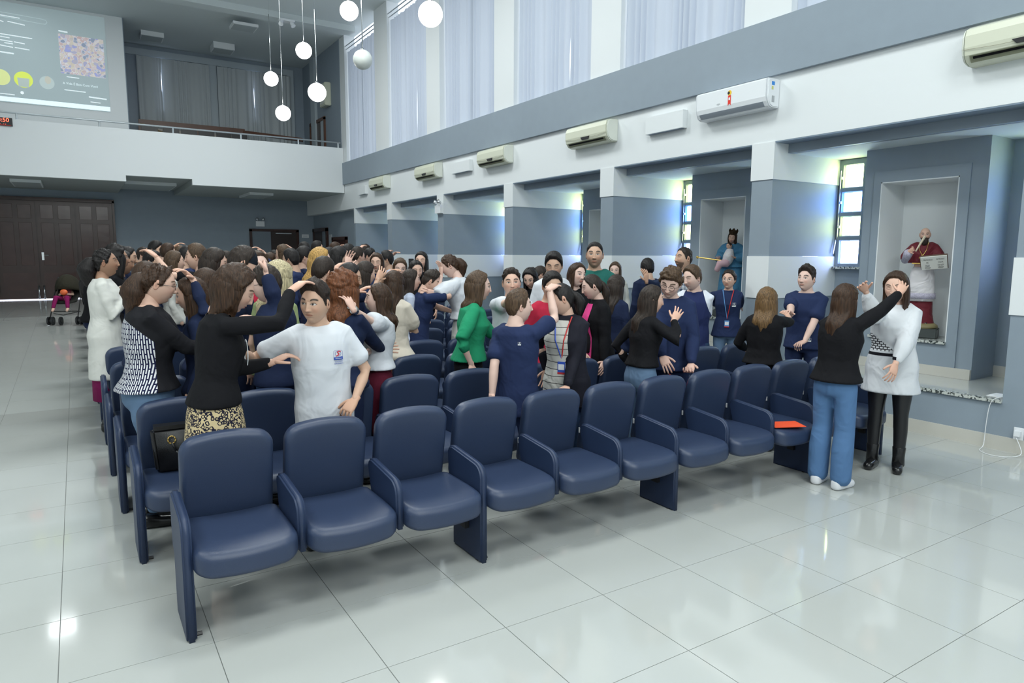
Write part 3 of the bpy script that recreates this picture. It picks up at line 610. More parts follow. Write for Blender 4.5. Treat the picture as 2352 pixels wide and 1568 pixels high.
for r_ in range(len(ROWY)):
    for i in range(11):
        kind = 0 if i == 0 else (2 if i % 3 == 0 else (3 if i == 10 else 1))
        p = chair_first[kind]
        if used[kind]: o = copytree(p)
        else: o = p; used[kind] = True
        pt = PIT if r_ == 0 else .529
        o.location = (ROWX[r_]+i*pt, ROWY[r_], floorz(ROWY[r_]+.2)); o.scale = (pt/PIT, 1, 1); extra = ''
        if r_ == 0 and i == 8: extra = ', orange paper on it'
        if r_ == 1 and i == 0: extra = ', black handbag on it'
        tag(o, 'navy vinyl chair in the %s row, %s%s' % (ordn[r_], seatn[i], extra), 'chair', 'navy auditorium chairs')
# things on the chairs
o = bxo('orange_paper', (-.13, .13, -.08, .08, 0, .003), mat('orange_paper', (.85, .085, .02), .6)); p = U(1806, 977, 2, .448); o.location = (p[0]+.015, p[1]+.02, .450); o.rotation_euler = (math.radians(2), 0, math.radians(-24)); tag(o, 'bright orange sheet of paper on the last seat of the front row', 'paper')
hb = empty('handbag', (.50, 4.58, .445)); tag(hb, 'black leather handbag with gold ring standing on the second-row aisle seat', 'handbag'); LEA = mat('black_leather', (.012, .012, .013), .35, bump=.2, bscale=200)
bm = bmesh.new(); prism(bm, [(-.17, 0), (.17, 0), (.19, .27), (-.19, .27)], 1, -.055, .055); bmesh.ops.bevel(bm, geom=bm.edges[:], offset=.02, segments=3, affect='EDGES'); tobj('bag_body', bm, LEA, hb, True)
bm = bmesh.new(); box(bm, -.17, .17, -.04, .04, .26, .285); tobj('bag_flap', bm, LEA, hb)
bm = bmesh.new(); bmesh.ops.create_circle(bm, segments=6, radius=.02); bm.free(); bm = bmesh.new(); rp = [Vector((-.08+.022*math.cos(t*PI/4), -.062, .20+.024*math.sin(t*PI/4))) for t in range(9)]; path(bm, rp, .004, 6); tobj('gold_ring', bm, GOLD, hb, True)
bm = bmesh.new(); path(bm, [Vector(q) for q in ((-.08, -.065, .18), (-.06, -.07, .13), (-.03, -.072, .08), (.02, -.07, .03), (.08, -.068, .02), (.13, -.066, .1), (.14, -.062, .2))], .006, 6); tobj('strap', bm, LEA, hb, True)
# ------------------------------------------------------------------ people: shape tools
DG = bpy.context.evaluated_depsgraph_get
def rot(yaw, pitch=0.0, roll=0.0):
    """local x right, y forward, z up. yaw clockwise seen from above, pitch down, roll to the right"""
    return Matrix.Rotation(-yaw, 3, 'Z') @ Matrix.Rotation(-pitch, 3, 'X') @ Matrix.Rotation(roll, 3, 'Y')
def ringpts(c, ax, ay, rx, ry, n, e=1.0):
    out = []
    for k in range(n):
        a = 2*PI*k/n; ca, sa = math.cos(a), math.sin(a)
        out.append(c+ax*(rx*math.copysign(abs(ca)**e, ca))+ay*(ry*math.copysign(abs(sa)**e, sa)))
    return out
class Acc:
    def __init__(s): s.v = []; s.f = []
    def add(s, vs, fs):
        b = len(s.v); s.v += [tuple(p) for p in vs]; s.f += [tuple(i+b for i in f) for f in fs]
    def loft(s, rings):
        n = len(rings[0]); vs = [p for r in rings for p in r]; fs = []
        for k in range(len(rings)-1):
            for j in range(n): a, b = k*n+j, k*n+(j+1) % n; fs.append((a, b, b+n, a+n))
        fs.append(tuple(range(n-1, -1, -1))); fs.append(tuple(range((len(rings)-1)*n, len(rings)*n))); s.add(vs, fs)
    def tube(s, pts, rad, n=10, ref=Vector((0, 0, 1)), flat=1.0):
        pts = [Vector(p) for p in pts]; rings = []
        for i, p in enumerate(pts):
            d = (pts[min(i+1, len(pts)-1)]-pts[max(i-1, 0)]).normalized()
            a = ref-d*ref.dot(d)
            if a.length < .05: a = d.orthogonal()
            a.normalize(); b = d.cross(a); rings.append(ringpts(p, b, a, rad[i], rad[i]*flat, n))
        # rounded ends
        d0 = (pts[0]-pts[1]).normalized(); d1 = (pts[-1]-pts[-2]).normalized()
        r0 = [pts[0]+d0*rad[0]*.5*1+(q-pts[0])*.7 for q in rings[0]]; r1 = [pts[-1]+d1*rad[-1]*.5+(q-pts[-1])*.7 for q in rings[-1]]
        s.loft([r0]+rings+[r1])
    def mesh(s, name):
        me = bpy.data.meshes.new(name); me.from_pydata(s.v, [], s.f); me.update(); return me
def remesh(acc, vox, smooth=4, name='m'):
    me = acc.mesh(name); o = bpy.data.objects.new('tmp', me); C.objects.link(o)
    bm = bmesh.new(); bm.from_mesh(me); bmesh.ops.recalc_face_normals(bm, faces=bm.faces[:]); bm.to_mesh(me); bm.free()
    m = o.modifiers.new('r', 'REMESH'); m.mode = 'VOXEL'; m.voxel_size = vox
    if smooth: k = o.modifiers.new('s', 'SMOOTH'); k.factor = .5; k.iterations = smooth
    r = bpy.data.meshes.new_from_object(o.evaluated_get(DG())); bpy.data.objects.remove(o)
    n = len(r.vertices); co_ = np.empty(n*3); r.vertices.foreach_get('co', co_)
    fs = [tuple(p.vertices) for p in r.polygons]; bpy.data.meshes.remove(r)
    return co_.reshape(-1, 3), fs
def npmesh(name, vs, fs, m, parent, smooth=True, col=None):
    me = bpy.data.meshes.new(name); me.from_pydata([tuple(v) for v in vs], [], fs); me.update()
    if col is not None:
        at_ = me.color_attributes.new('col', 'FLOAT_COLOR', 'POINT'); c = np.ones((len(vs), 4)); c[:, :3] = col; at_.data.foreach_set('color', c.ravel())
    return link(name, me, m, parent, smooth)
def sst(a, b, x): t = np.clip((x-a)/(b-a), 0, 1); return t*t*(3-2*t)
# head as a function of direction
def head_pts(ph, th, fem=False, nose=1.0):
    st_, ct = np.sin(th), np.cos(th); sg = lambda v, e: np.sign(v)*np.abs(v)**e
    x = .0755*sg(st_, .92)*sg(np.sin(ph), .95); y = .096*sg(st_, .92)*sg(np.cos(ph), .95); z = .115*ct
    S = np.clip(-z/.115, 0, 1); fr = np.clip(np.cos(ph), 0, 1)
    x = x*(1-(.36 if fem else .29)*S**1.7); y = np.where(y < 0, y*(1-.42*S), y*(1-.06*S))
    ax = np.abs(x); g = lambda u, s_: np.exp(-(u/s_)**2)
    front = (np.cos(ph) > 0)*fr**.3
    y = y-.006*front*g(x, .05)
    t = np.clip((.022-z)/.048, 0, 1); nb = np.where(z < .024, 1, 0)*sst(-.040, -.029, z)
    dy = nose*(.80 if fem else 1)*g(x, .0085+.004*t)*nb*(.005+.017*t**1.3)
    dy += .007*g(ax-.0115, .006)*g(z+.025, .007)
    dy += -.011*g(ax-.031, .015)*g(z-.012, .011)+.0065*g(ax-.031, .011)*g(z-.010, .0085)
    dy += .004*g(ax-.028, .02)*g(z-.033, .009)
    dy += .0055*g(x, .019)*g(z+.048, .0045)+.0055*g(x, .016)*g(z+.0585, .005)-.003*g(x, .02)*g(z+.053, .002)
    dy += -.004*g(x, .02)*g(z+.070, .006)+.008*g(x, .020)*g(z+.090, .013)+.004*g(ax-.042, .016)*g(z+.018, .016)
    return np.stack([x, y+dy*front, z], -1)
def hairline(ph):
    a = np.abs(ph); return np.interp(a, [0, .55, .9, 1.15, 1.35, 1.5, 1.75, 2.1, 2.5, PI], [.086, .082, .060, .040, .0, -.005, .004, -.035, -.066, -.074])
def headmesh(skin, hairc, eyes='open', fem=False, beard=0.0, gaze=0.0, res=(74, 60), lips=None, bald=False):
    nj, ni = res; t = np.linspace(-1, 1, nj, endpoint=False); ph = PI*np.sign(t)*np.abs(t)**1.55; th = np.linspace(.03, PI-.03, 400); wq = 1+3.2*sst(1.0, 1.2, th)*(1-sst(2.15, 2.35, th)); cq = np.cumsum(wq); th = np.interp(np.linspace(cq[0], cq[-1], ni), cq, th)
    TH, PH = np.meshgrid(th, ph, indexing='ij'); P = head_pts(PH, TH, fem); V = P.reshape(-1, 3); x, y, z = V.T; phf = PH.ravel()
    fs = [(i*nj+j, i*nj+(j+1) % nj, (i+1)*nj+(j+1) % nj, (i+1)*nj+j) for i in range(ni-1) for j in range(nj)]
    fs = [tuple(reversed(f)) for f in fs]+[tuple(range(nj)), tuple(reversed(range((ni-1)*nj, ni*nj)))]
    sk = np.array(skin); col = np.tile(sk, (len(V), 1)); ax = np.abs(x); fr = (y > .03)
    g = lambda u, s_: np.exp(-(u/s_)**2)
    def mixc(w_, c): nonlocal col; w_ = (np.clip(w_, 0, 1)*fr)[:, None]; col = col*(1-w_)+np.array(c)*w_
    mixc(.35*g(ax-.040, .018)*g(z+.022, .02), sk*np.array([1.08, .72, .66])); mixc(.25*g(x, .012)*g(z+.024, .012), sk*np.array([1.08, .75, .7]))
    if beard: mixc(beard*sst(-.030, -.045, z)*(1-.7*g(x, .022)*g(z+.052, .008)), np.array(hairc)*1.5); mixc(beard*g(z+.040, .005)*g(x, .03), np.array(hairc)*1.5)
    lc = lips or (sk*(np.array([.88, .50, .47]) if fem else np.array([.84, .62, .58]))); mixc(1.1*((x/.023)**2+((z+.0535)/.0085)**2 < 1)*1.0, lc); mixc(.8*g(z+.053, .0014)*(ax < .022), sk*.3)
    bz = .033+.006*np.clip(1-((ax-.034)/.02)**2, -1, 1); bw = (.0034 if fem else .0046); mixc(1.4*g(z-bz, bw)*sst(.012, .018, ax)*sst(.056, .048, ax), np.array(hairc)*.9)
    mixc(.9*(ax < .010)*(ax > .004)*g(z+.0335, .0022), sk*.4)
    mixc(.25*g(ax-.031, .016)*g(z-.006, .009), sk*.55)
    if eyes == 'open':
        ex = (ax-.031)/.0140; ez = (z-.0112)/.0052; e2 = ex**2+ez**2; mixc((e2 < 1)*.95, (.50, .49, .48)); gx = np.where(x > 0, x-.031, x+.031)-gaze
        mixc(((gx/.0062)**2+((z-.0118)/.0062)**2 < 1)*(e2 < 1.1)*1.0, (.02, .012, .008)); mixc((e2 >= .9)*(e2 < 1.75)*(z > .0115)*.95, (.02, .014, .012)); mixc((e2 >= 1)*(e2 < 1.5)*(z < .0115)*.4, sk*.4)
    else:
        ez = z-(.0075-.003*(1-((ax-.031)/.016)**2)); mixc(1.0*g(ez, .0017)*(np.abs(ax-.031) < .0155), (.03, .02, .015)); mixc(.35*g(z-.014, .005)*(np.abs(ax-.031) < .015), sk*.62)
    if not bald:
        hm = sst(-.004, .004, z-hairline(phf))[:, None]; col = col*(1-hm)+np.array(hairc)*.8*hm
    # ears
    vs = [tuple(p) for p in V]; cs = [tuple(c) for c in col]
    for sx in (-1, 1):
        b = len(vs); nn, mm = 12, 7
        for i in range(mm):
            for j in range(nn):
                a = 2*PI*j/nn; u = PI*(i+.5)/mm; rr = math.sin(u); yy = .0165*rr*math.cos(a); zz = .031*rr*math.sin(a)*(1.08 if math.sin(a) > 0 else .92); xx = .010*math.cos(u)
                dish = -.005*max(0, 1-((yy/.011)**2+(zz/.022)**2)) if xx > 0 else 0
                vs.append((sx*(.0745+xx+dish+.25*max(0, -yy)), -.008+yy*.95-.12*zz*-1, .002+zz)); cs.append(tuple(sk*np.array([1.0, .88, .84])*(1 if dish > -.002 else .75)))
        for i in range(mm-1):
            for j in range(nn):
                q = (b+i*nn+j, b+i*nn+(j+1) % nn, b+(i+1)*nn+(j+1) % nn, b+(i+1)*nn+j); fs.append(q if sx < 0 else tuple(reversed(q)))
        fs.append(tuple(b+j for j in range(nn))); fs.append(tuple(b+(mm-1)*nn+j for j in range(nn)))
    return np.array(vs), fs, np.array(cs)
def lump(V, f, amp, seed):
    r = np.random.RandomState(seed); o = np.zeros(len(V))
    for k in range(5):
        d = r.normal(size=3); d /= np.linalg.norm(d); o += np.sin(V@d*f*(.7+.25*k)+r.rand()*6.3)
    return o*amp/2.6
def hairmesh(h, seed, Rh, Rg, hc, s, fem=False, res=(72, 46)):
    """h: style dict. th thickness, top extra, front quiff, curl, long (length), f0 (front angle of the fall), vol, pony, bun, cap"""
    nj, ni = res; ph = np.linspace(-PI, PI, nj, endpoint=False); th = np.linspace(.02, PI-.35, ni); TH, PH = np.meshgrid(th, ph, indexing='ij')
    P = head_pts(PH, TH, fem, 0.0).reshape(-1, 3); phf = PH.ravel(); z = P[:, 2]; nrm = P/np.array([.075, .096, .115])**2; nrm /= np.linalg.norm(nrm, axis=1)[:, None]
    hl = hairline(phf)+h.get('line', 0)*np.cos(phf/2)**2; part = h.get('th', .012)
    if h.get('fringe'): hl = hl-h['fringe']*np.exp(-(phf/.95)**4)
    m = sst(-.003, .012, z-hl); zz = np.clip(z/.115, 0, 1)
    T = part*(.55+.45*sst(.0, .07, z))+h.get('top', 0)*zz**2+h.get('quiff', 0)*np.exp(-(phf/.9)**2)*sst(.05, .09, z)+h.get('vol', 0)*np.clip(np.abs(phf)/PI+.2, 0, 1)
    if h.get('fade'): T = T*(.25+.75*sst(.035, .07, z))
    cur = h.get('curl', 0.0); T = T+(lump(P, 260, cur, seed)+lump(P, 120, cur, seed+1) if cur else 0)+lump(P*np.array([1, 1, .25]), 420, h.get('strand', .0022), seed+2)
    if h.get('bangs'): pass
    off = np.where(m > .01, np.maximum(T, .002)*m, 0)-.006*(1-m); V = P+nrm*off[:, None]
    if cur: r2 = np.random.RandomState(seed+9)
    fs = [(i*nj+(j+1) % nj, i*nj+j, (i+1)*nj+j, (i+1)*nj+(j+1) % nj) for i in range(ni-1) for j in range(nj)]+[tuple(range(nj))]
    out = (np.array(Rh) @ V.T).T; A = [out]; F = list(fs); nb = len(V)
    if h.get('long'):
        L = h['long']; f0 = h.get('f0', 1.25); na, nr = 64, 26; ang = np.linspace(f0, 2*PI-f0, na); TT = np.linspace(0, 1, nr); layers = []
        for inner in (0, 1):
            tt, aa = np.meshgrid(TT, ang, indexing='ij'); lv = L*(1+.06*np.sin(aa*5+seed)+.05*np.sin(aa*11+seed*2)); zt = .055-tt*(lv+.055)
            wdt = .083+h.get('vol', 0)+h.get('spread', .0)*tt; dep = .098+h.get('vol', 0)*.8-h.get('tuck', .022)*sst(.2, .7, tt)
            k = 1-.35*sst(.72, 1.0, tt)*h.get('taper', 1)
            inn = .022 if inner else 0.0
            prof = np.where(tt < .2, np.sqrt(np.clip(1-((.2-tt)/.2*.55)**2, 0, 1)), 1)
            wave = h.get('wave', 0)*np.sin(tt*L*42+np.sin(aa*3)*1.5)
            rs = 1+(lump(np.stack([np.cos(aa)*.1, np.sin(aa)*.1, tt*.02], -1).reshape(-1, 3), 300, .02, seed)).reshape(tt.shape)+wave
            if cur: rs = rs+(lump(np.stack([np.cos(aa)*.1, np.sin(aa)*.1, -tt*L*.6], -1).reshape(-1, 3), 150, cur*7, seed)).reshape(tt.shape)
            X = (wdt*k-inn)*prof*rs*np.sin(aa); Y = (dep*k-inn)*prof*rs*np.cos(aa)-.012-.015*tt-h.get('push', .062)*sst(.13/(L+.055), .24/(L+.055), tt)*np.clip(-np.cos(aa)*1.6+.15, 0, 1)
            p = np.stack([X, Y, zt], -1).reshape(-1, 3); w_ = sst(.1, .45, tt).reshape(-1, 1)
            layers.append((np.array(Rh) @ p.T).T*(1-w_)+((np.array(Rg) @ p.T).T+(np.array(Rh) @ np.array([0, 0, -.0]))*1)*w_)
        base = nb; A += layers; n1 = na*nr
        for inner in (0, 1):
            b = base+inner*n1
            for i in range(nr-1):
                for j in range(na-1):
                    q = (b+i*na+j, b+i*na+j+1, b+(i+1)*na+j+1, b+(i+1)*na+j); F.append(q if inner else tuple(reversed(q)))
        for i in range(nr-1):
            for j in (0, na-1):
                q = (base+i*na+j, base+(i+1)*na+j, base+n1+(i+1)*na+j, base+n1+i*na+j); F.append(q if j == 0 else tuple(reversed(q)))
        for j in range(na-1):
            i = nr-1; F.append((base+i*na+j, base+i*na+j+1, base+n1+i*na+j+1, base+n1+i*na+j))
        nb += 2*n1
    if h.get('pony') or h.get('bun'):
        a = Acc(); L = h.get('pony', .0); back = Rh @ Vector((0, -.10, .02)); pts = [back*.8]; dirg = Rg @ Vector((0, -1, 0))
        if L:
            r0 = h.get('pr', .030); pts = []; rd = []
            for k in range(10):
                t = k/9; pts.append(Rh @ Vector((0, -.085, .025))+dirg*(.055*math.sin(min(1, t*2.2)*PI/2))+Vector((0, 0, -L*t**1.2))); rd.append(r0*(.75+.5*math.sin(t*PI)*(1+.2*math.sin(k*2.1)))*(1-.45*t*t))
            a.tube(pts, rd, 14, Vector((1, 0, 0)))
        if h.get('bun'):
            c = Rh @ Vector((0, -.115, h.get('bz', .03))); bm = bmesh.new(); sphere(bm, c, h['bun'], 14, 10)
            a.add([tuple(v.co) for v in bm.verts], [tuple(v.index for v in f.verts) for f in bm.faces]) if not bm.verts.ensure_lookup_table() and not bm.verts.index_update() else None; bm.free()
        pv = np.array(a.v); pv = pv+ (lump(pv, 220, max(cur*.8, .002), seed+5)[:, None]*np.array([[1, 1, .2]]))
        A.append(pv); F += [tuple(i+nb for i in f) for f in a.f]; nb += len(pv)
    return np.concatenate(A)*s+np.array(hc), F
# ------------------------------------------------------------------ materials for people
def skinmat():
    m = bpy.data.materials.new('skin'); m.use_nodes = True; n, l = nt(m); b = n['Principled BSDF']; a = n.new('ShaderNodeAttribute'); a.attribute_name = 'col'
    l.new(a.outputs['Color'], b.inputs['Base Color']); b.inputs['Roughness'].default_value = .52; b.inputs['Specular IOR Level'].default_value = .35
    b.inputs['Subsurface Weight'].default_value = .0
    return m
SKIN = skinmat()
SK = dict(light=(.68, .44, .34), fair=(.72, .50, .42), tan=(.58, .37, .265), olive=(.56, .35, .25), brown=(.38, .215, .14))
HC = dict(black=(.012, .010, .010), dark=(.024, .016, .012), brown=(.038, .019, .010), mid=(.070, .042, .024), red=(.12, .042, .016), blond=(.38, .27, .12), ash=(.42, .36, .22), honey=(.13, .075, .032), straw=(.42, .25, .08), grey=(.13, .12, .10))
def hairmat(k, hi=None):
    nm = 'hair_'+k
    if nm in MATS: return MATS[nm]
    c = HC[k]; m = bpy.data.materials.new(nm); m.use_nodes = True; n, l = nt(m); b = n['Principled BSDF']; b.inputs['Roughness'].default_value = .5; b.inputs['Specular IOR Level'].default_value = .28
    tc = n.new('ShaderNodeTexCoord'); mp = n.new('ShaderNodeMapping'); mp.inputs['Scale'].default_value = (1, 1, .08); t = n.new('ShaderNodeTexNoise'); t.inputs['Scale'].default_value = 170; t.inputs['Detail'].default_value = 3
    r = n.new('ShaderNodeValToRGB'); r.color_ramp.elements[0].position = .35; r.color_ramp.elements[1].position = .68; r.color_ramp.elements[0].color = (*[v*.55 for v in c], 1); r.color_ramp.elements[1].color = (*[min(1, v*1.7) for v in c], 1)
    l.new(tc.outputs['Object'], mp.inputs[0]); l.new(mp.outputs[0], t.inputs['Vector']); l.new(t.outputs['Fac'], r.inputs[0]); l.new(r.outputs[0], b.inputs['Base Color'])
    bp = n.new('ShaderNodeBump'); bp.inputs['Strength'].default_value = .5; bp.inputs['Distance'].default_value = .006; l.new(t.outputs['Fac'], bp.inputs['Height']); l.new(bp.outputs[0], b.inputs['Normal'])
    MATS[nm] = m; return m
def fabric(nm, col, rough=.85, fold=.36, pat=None):
    nm = 'cloth_'+nm
    if nm in MATS: return MATS[nm]
    m = bpy.data.materials.new(nm); m.use_nodes = True; n, l = nt(m); b = n['Principled BSDF']; b.inputs['Base Color'].default_value = (*col, 1); b.inputs['Roughness'].default_value = rough; b.inputs['Specular IOR Level'].default_value = .2
    b.inputs['Sheen Weight'].default_value = .0
    tc = n.new('ShaderNodeTexCoord'); t = n.new('ShaderNodeTexNoise'); t.inputs['Scale'].default_value = 5.0; t.inputs['Detail'].default_value = 2.0; t.inputs['Distortion'].default_value = 1.3
    l.new(tc.outputs['Object'], t.inputs['Vector']); t2 = n.new('ShaderNodeTexNoise'); t2.inputs['Scale'].default_value = 500; l.new(tc.outputs['Object'], t2.inputs['Vector'])
    ad = n.new('ShaderNodeMath'); ad.operation = 'MULTIPLY_ADD'; ad.inputs[1].default_value = .03; l.new(t2.outputs['Fac'], ad.inputs[0]); l.new(t.outputs['Fac'], ad.inputs[2])
    bp = n.new('ShaderNodeBump'); bp.inputs['Strength'].default_value = fold; bp.inputs['Distance'].default_value = .05; l.new(ad.outputs[0], bp.inputs['Height']); l.new(bp.outputs[0], b.inputs['Normal'])
    def N(op, a, c=None):
        x = n.new('ShaderNodeMath'); x.operation = op
        for i, q in enumerate((a, c)):
            if q is None: continue
            if isinstance(q, (int, float)): x.inputs[i].default_value = q
            else: l.new(q, x.inputs[i])
        return x.outputs[0]
    if pat:
        sp = n.new('ShaderNodeSeparateXYZ'); l.new(tc.outputs['Object'], sp.inputs[0]); X, Y, Z = sp.outputs
        def out(f, c2, c1=col):
            mx = n.new('ShaderNodeMix'); mx.data_type = 'RGBA'; l.new(f, mx.inputs[0]); mx.inputs[6].default_value = (*c1, 1); mx.inputs[7].default_value = (*c2, 1); return mx
        if pat == 'leopard':
            v = n.new('ShaderNodeTexVoronoi'); v.inputs['Scale'].default_value = 52; v.inputs['Randomness'].default_value = .9; w_ = n.new('ShaderNodeTexNoise'); w_.inputs['Scale'].default_value = 60
            l.new(tc.outputs['Object'], w_.inputs['Vector']); l.new(tc.outputs['Object'], v.inputs['Vector']); d = N('ADD', v.outputs['Distance'], N('MULTIPLY', N('SUBTRACT', w_.outputs['Fac'], .5), .6))
            f = N('MULTIPLY', N('GREATER_THAN', d, .30), N('LESS_THAN', d, .56)); mx = out(f, (.012, .012, .03)); l.new(mx.outputs[2], b.inputs['Base Color'])
        if pat == 'dashes':
            cb = n.new('ShaderNodeCombineXYZ'); l.new(Z, cb.inputs[0]); l.new(N('ADD', Y, N('MULTIPLY', X, .8)), cb.inputs[1]); w_ = n.new('ShaderNodeTexNoise'); w_.inputs['Scale'].default_value = 12
            br = n.new('ShaderNodeTexBrick'); br.inputs['Scale'].default_value = 1; br.inputs['Brick Width'].default_value = .062; br.inputs['Row Height'].default_value = .017; br.inputs['Mortar Size'].default_value = .0042; br.inputs['Mortar Smooth'].default_value = 0
            br.inputs['Color1'].default_value = (.8, .8, .82, 1); br.inputs['Color2'].default_value = (.7, .72, .75, 1); br.inputs['Mortar'].default_value = (.01, .012, .05, 1); l.new(cb.outputs[0], br.inputs['Vector'])
            mk = N('MULTIPLY', N('LESS_THAN', Z, N('ADD', 1.26, N('MULTIPLY', Y, -.9))), N('LESS_THAN', Y, .045)); mx = n.new('ShaderNodeMix'); mx.data_type = 'RGBA'; l.new(mk, mx.inputs[0]); mx.inputs[6].default_value = (*col, 1); l.new(br.outputs['Color'], mx.inputs[7]); l.new(mx.outputs[2], b.inputs['Base Color'])
        if pat == 'stripes':
            w_ = n.new('ShaderNodeTexNoise'); w_.inputs['Scale'].default_value = 5; l.new(tc.outputs['Object'], w_.inputs['Vector'])
            f = N('LESS_THAN', N('FRACT', N('MULTIPLY', N('ADD', Z, N('MULTIPLY', w_.outputs['Fac'], .04)), 19)), .09); mx = out(f, (.01, .01, .015)); l.new(mx.outputs[2], b.inputs['Base Color'])
        if pat == 'plaid':
            f = N('ADD', N('MULTIPLY', N('LESS_THAN', N('FRACT', N('MULTIPLY', Z, 15)), .4), .5), N('MULTIPLY', N('LESS_THAN', N('FRACT', N('MULTIPLY', N('ADD', X, Y), 14)), .4), .5)); mx = out(f, (.03, .05, .11)); l.new(mx.outputs[2], b.inputs['Base Color'])
        if pat == 'raglan':
            f = N('LESS_THAN', N('ABSOLUTE', X), N('ADD', .09, N('MULTIPLY', N('SUBTRACT', 1.40, Z), .35))); mx = out(f, (.02, .03, .10)); l.new(mx.outputs[2], b.inputs['Base Color'])
        if pat == 'greek':
            cb = n.new('ShaderNodeCombineXYZ'); l.new(X, cb.inputs[0]); l.new(Z, cb.inputs[1]); br = n.new('ShaderNodeTexBrick'); br.inputs['Scale'].default_value = 1; br.inputs['Brick Width'].default_value = .03; br.inputs['Row Height'].default_value = .02; br.inputs['Mortar Size'].default_value = .0035
            br.inputs['Color1'].default_value = (.75, .77, .8, 1); br.inputs['Color2'].default_value = (.7, .72, .75, 1); br.inputs['Mortar'].default_value = (.01, .01, .015, 1); l.new(cb.outputs[0], br.inputs['Vector'])
            xo = N('GREATER_THAN', X, -.06); band = N('MULTIPLY', xo, N('MULTIPLY', N('GREATER_THAN', Z, 1.005), N('LESS_THAN', Z, N('ADD', 1.03, N('MULTIPLY', X, .75))))); line = N('MULTIPLY', xo, N('MULTIPLY', N('GREATER_THAN', Z, .965), N('LESS_THAN', Z, .99)))
            mx = n.new('ShaderNodeMix'); mx.data_type = 'RGBA'; l.new(band, mx.inputs[0]); mx.inputs[6].default_value = (*col, 1); l.new(br.outputs['Color'], mx.inputs[7]); m2 = n.new('ShaderNodeMix'); m2.data_type = 'RGBA'; l.new(line, m2.inputs[0]); l.new(mx.outputs[2], m2.inputs[6]); m2.inputs[7].default_value = (.01, .01, .015, 1); l.new(m2.outputs[2], b.inputs['Base Color'])
    MATS[nm] = m; return m
BLK = fabric('black', (.0065, .0065, .0085)); NVY = fabric('navy', (.018, .030, .085)); NVYD = fabric('dark_navy', (.012, .020, .055)); WHT = fabric('white', (.66, .685, .73)); CRM = fabric('cream', (.66, .66, .62))
GRN = fabric('green', (.018, .27, .13)); JEAN = fabric('light_denim', (.12, .195, .31), .8, .4); JEAND = fabric('dark_denim', (.03, .06, .13), .8, .4); WINE = fabric('wine', (.115, .012, .030)); LEG = mat('black_leggings', (.008, .008, .010), .35)
LEOP = fabric('leopard', (.62, .50, .29), .8, .3, 'leopard'); DASH = fabric('dashed_panel', (.011, .011, .014), .8, .4, 'dashes'); STRP = fabric('striped', (.62, .61, .57), .85, .5, 'stripes'); PLD = fabric('plaid', (.45, .48, .52), .85, .4, 'plaid'); RAG = fabric('raglan', (.72, .75, .82), .85, .4, 'raglan'); GRK = fabric('patterned_white', (.66, .685, .72), .85, .5, 'greek')
PNK = fabric('pink', (.72, .06, .26)); TEAL = fabric('teal', (.02, .13, .11)); REDC = fabric('red', (.42, .02, .05)); OLV = fabric('pale_green', (.27, .33, .16)); MAG = fabric('magenta', (.22, .01, .09)); BRN = fabric('brown', (.24, .10, .05)); SHOEW = mat('white_sneaker', (.72, .73, .76), .4); SHOEB = mat('black_shoe', (.010, .010, .011), .22)
# ------------------------------------------------------------------ people: the builder
def view(px): return YAW+math.atan((px-1176)/FPX)
def solve(S, W, pole, a, b):
    d = W-S; L = d.length
    if L > (a+b)*.995: W = S+d*((a+b)*.995/L); d = W-S; L = d.length
    if L < abs(a-b)+.02: L = abs(a-b)+.02; W = S+d.normalized()*L; d = W-S
    u = d.normalized(); x = (a*a-b*b+L*L)/(2*L); h = math.sqrt(max(0, a*a-x*x)); pv = pole-S; pv = pv-u*pv.dot(u)
    if pv.length < 1e-4: pv = Vector((0, 0, -1))
    return S+u*x+pv.normalized()*h, W
def hand(acc, W, d, nrm, left, s, curl=.35, spread=.10, fist=False):
    """palm and five fingers; d: finger direction, nrm: palm normal"""
    d = d.normalized(); nrm = (nrm-d*nrm.dot(d)).normalized(); sd = d.cross(nrm)*(-1 if left else 1)      # towards the thumb
    def R(p): return p
    pr_ = [ringpts(W+d*(t*s)+sd*o*s, sd, nrm, w_*s, h_*s, 12, .85) for t, w_, h_, o in ((-.03, .024, .018, 0), (0, .026, .018, 0), (.025, .036, .017, .002), (.06, .041, .016, .001), (.088, .040, .013, 0), (.096, .034, .008, 0))]
    acc.loft(pr_)
    for k, (o, L, r_) in enumerate(((.030, .070, .0082), (.010, .079, .0086), (-.010, .073, .0083), (-.029, .058, .0073))):
        a0 = (1.5-k)*spread; dd = (d*math.cos(a0)+sd*math.sin(a0)); p = W+d*(.078*s)+sd*(o*s); pts = [p]; c = .15+curl*.3; rr = [r_*s*1.05]
        segs = (.020, .40*L, .32*L, .28*L)
        for i, sg in enumerate(segs):
            ang = c if i > 0 else .05
            pts.append(pts[-1]+(dd*math.cos(ang)+nrm*math.sin(ang))*(sg*s)); rr.append(r_*s*(1-.07*i)); c += curl*(1.5 if fist else .75)
        acc.tube(pts, rr, 8, nrm)
    p = W+d*(.018*s)+sd*(.024*s); pts = [p]; rr = [.013*s]
    for i, (sg, a) in enumerate(((.030, .95), (.030, .65), (.026, .45 if not fist else .1))):
        pts.append(pts[-1]+((d*math.cos(a)+sd*math.sin(a)).normalized()+nrm*(.25+.25*curl*i)).normalized()*sg*s); rr.append((.0105-.001*i)*s)
    acc.tube(pts, rr, 8, nrm)
BODY = []
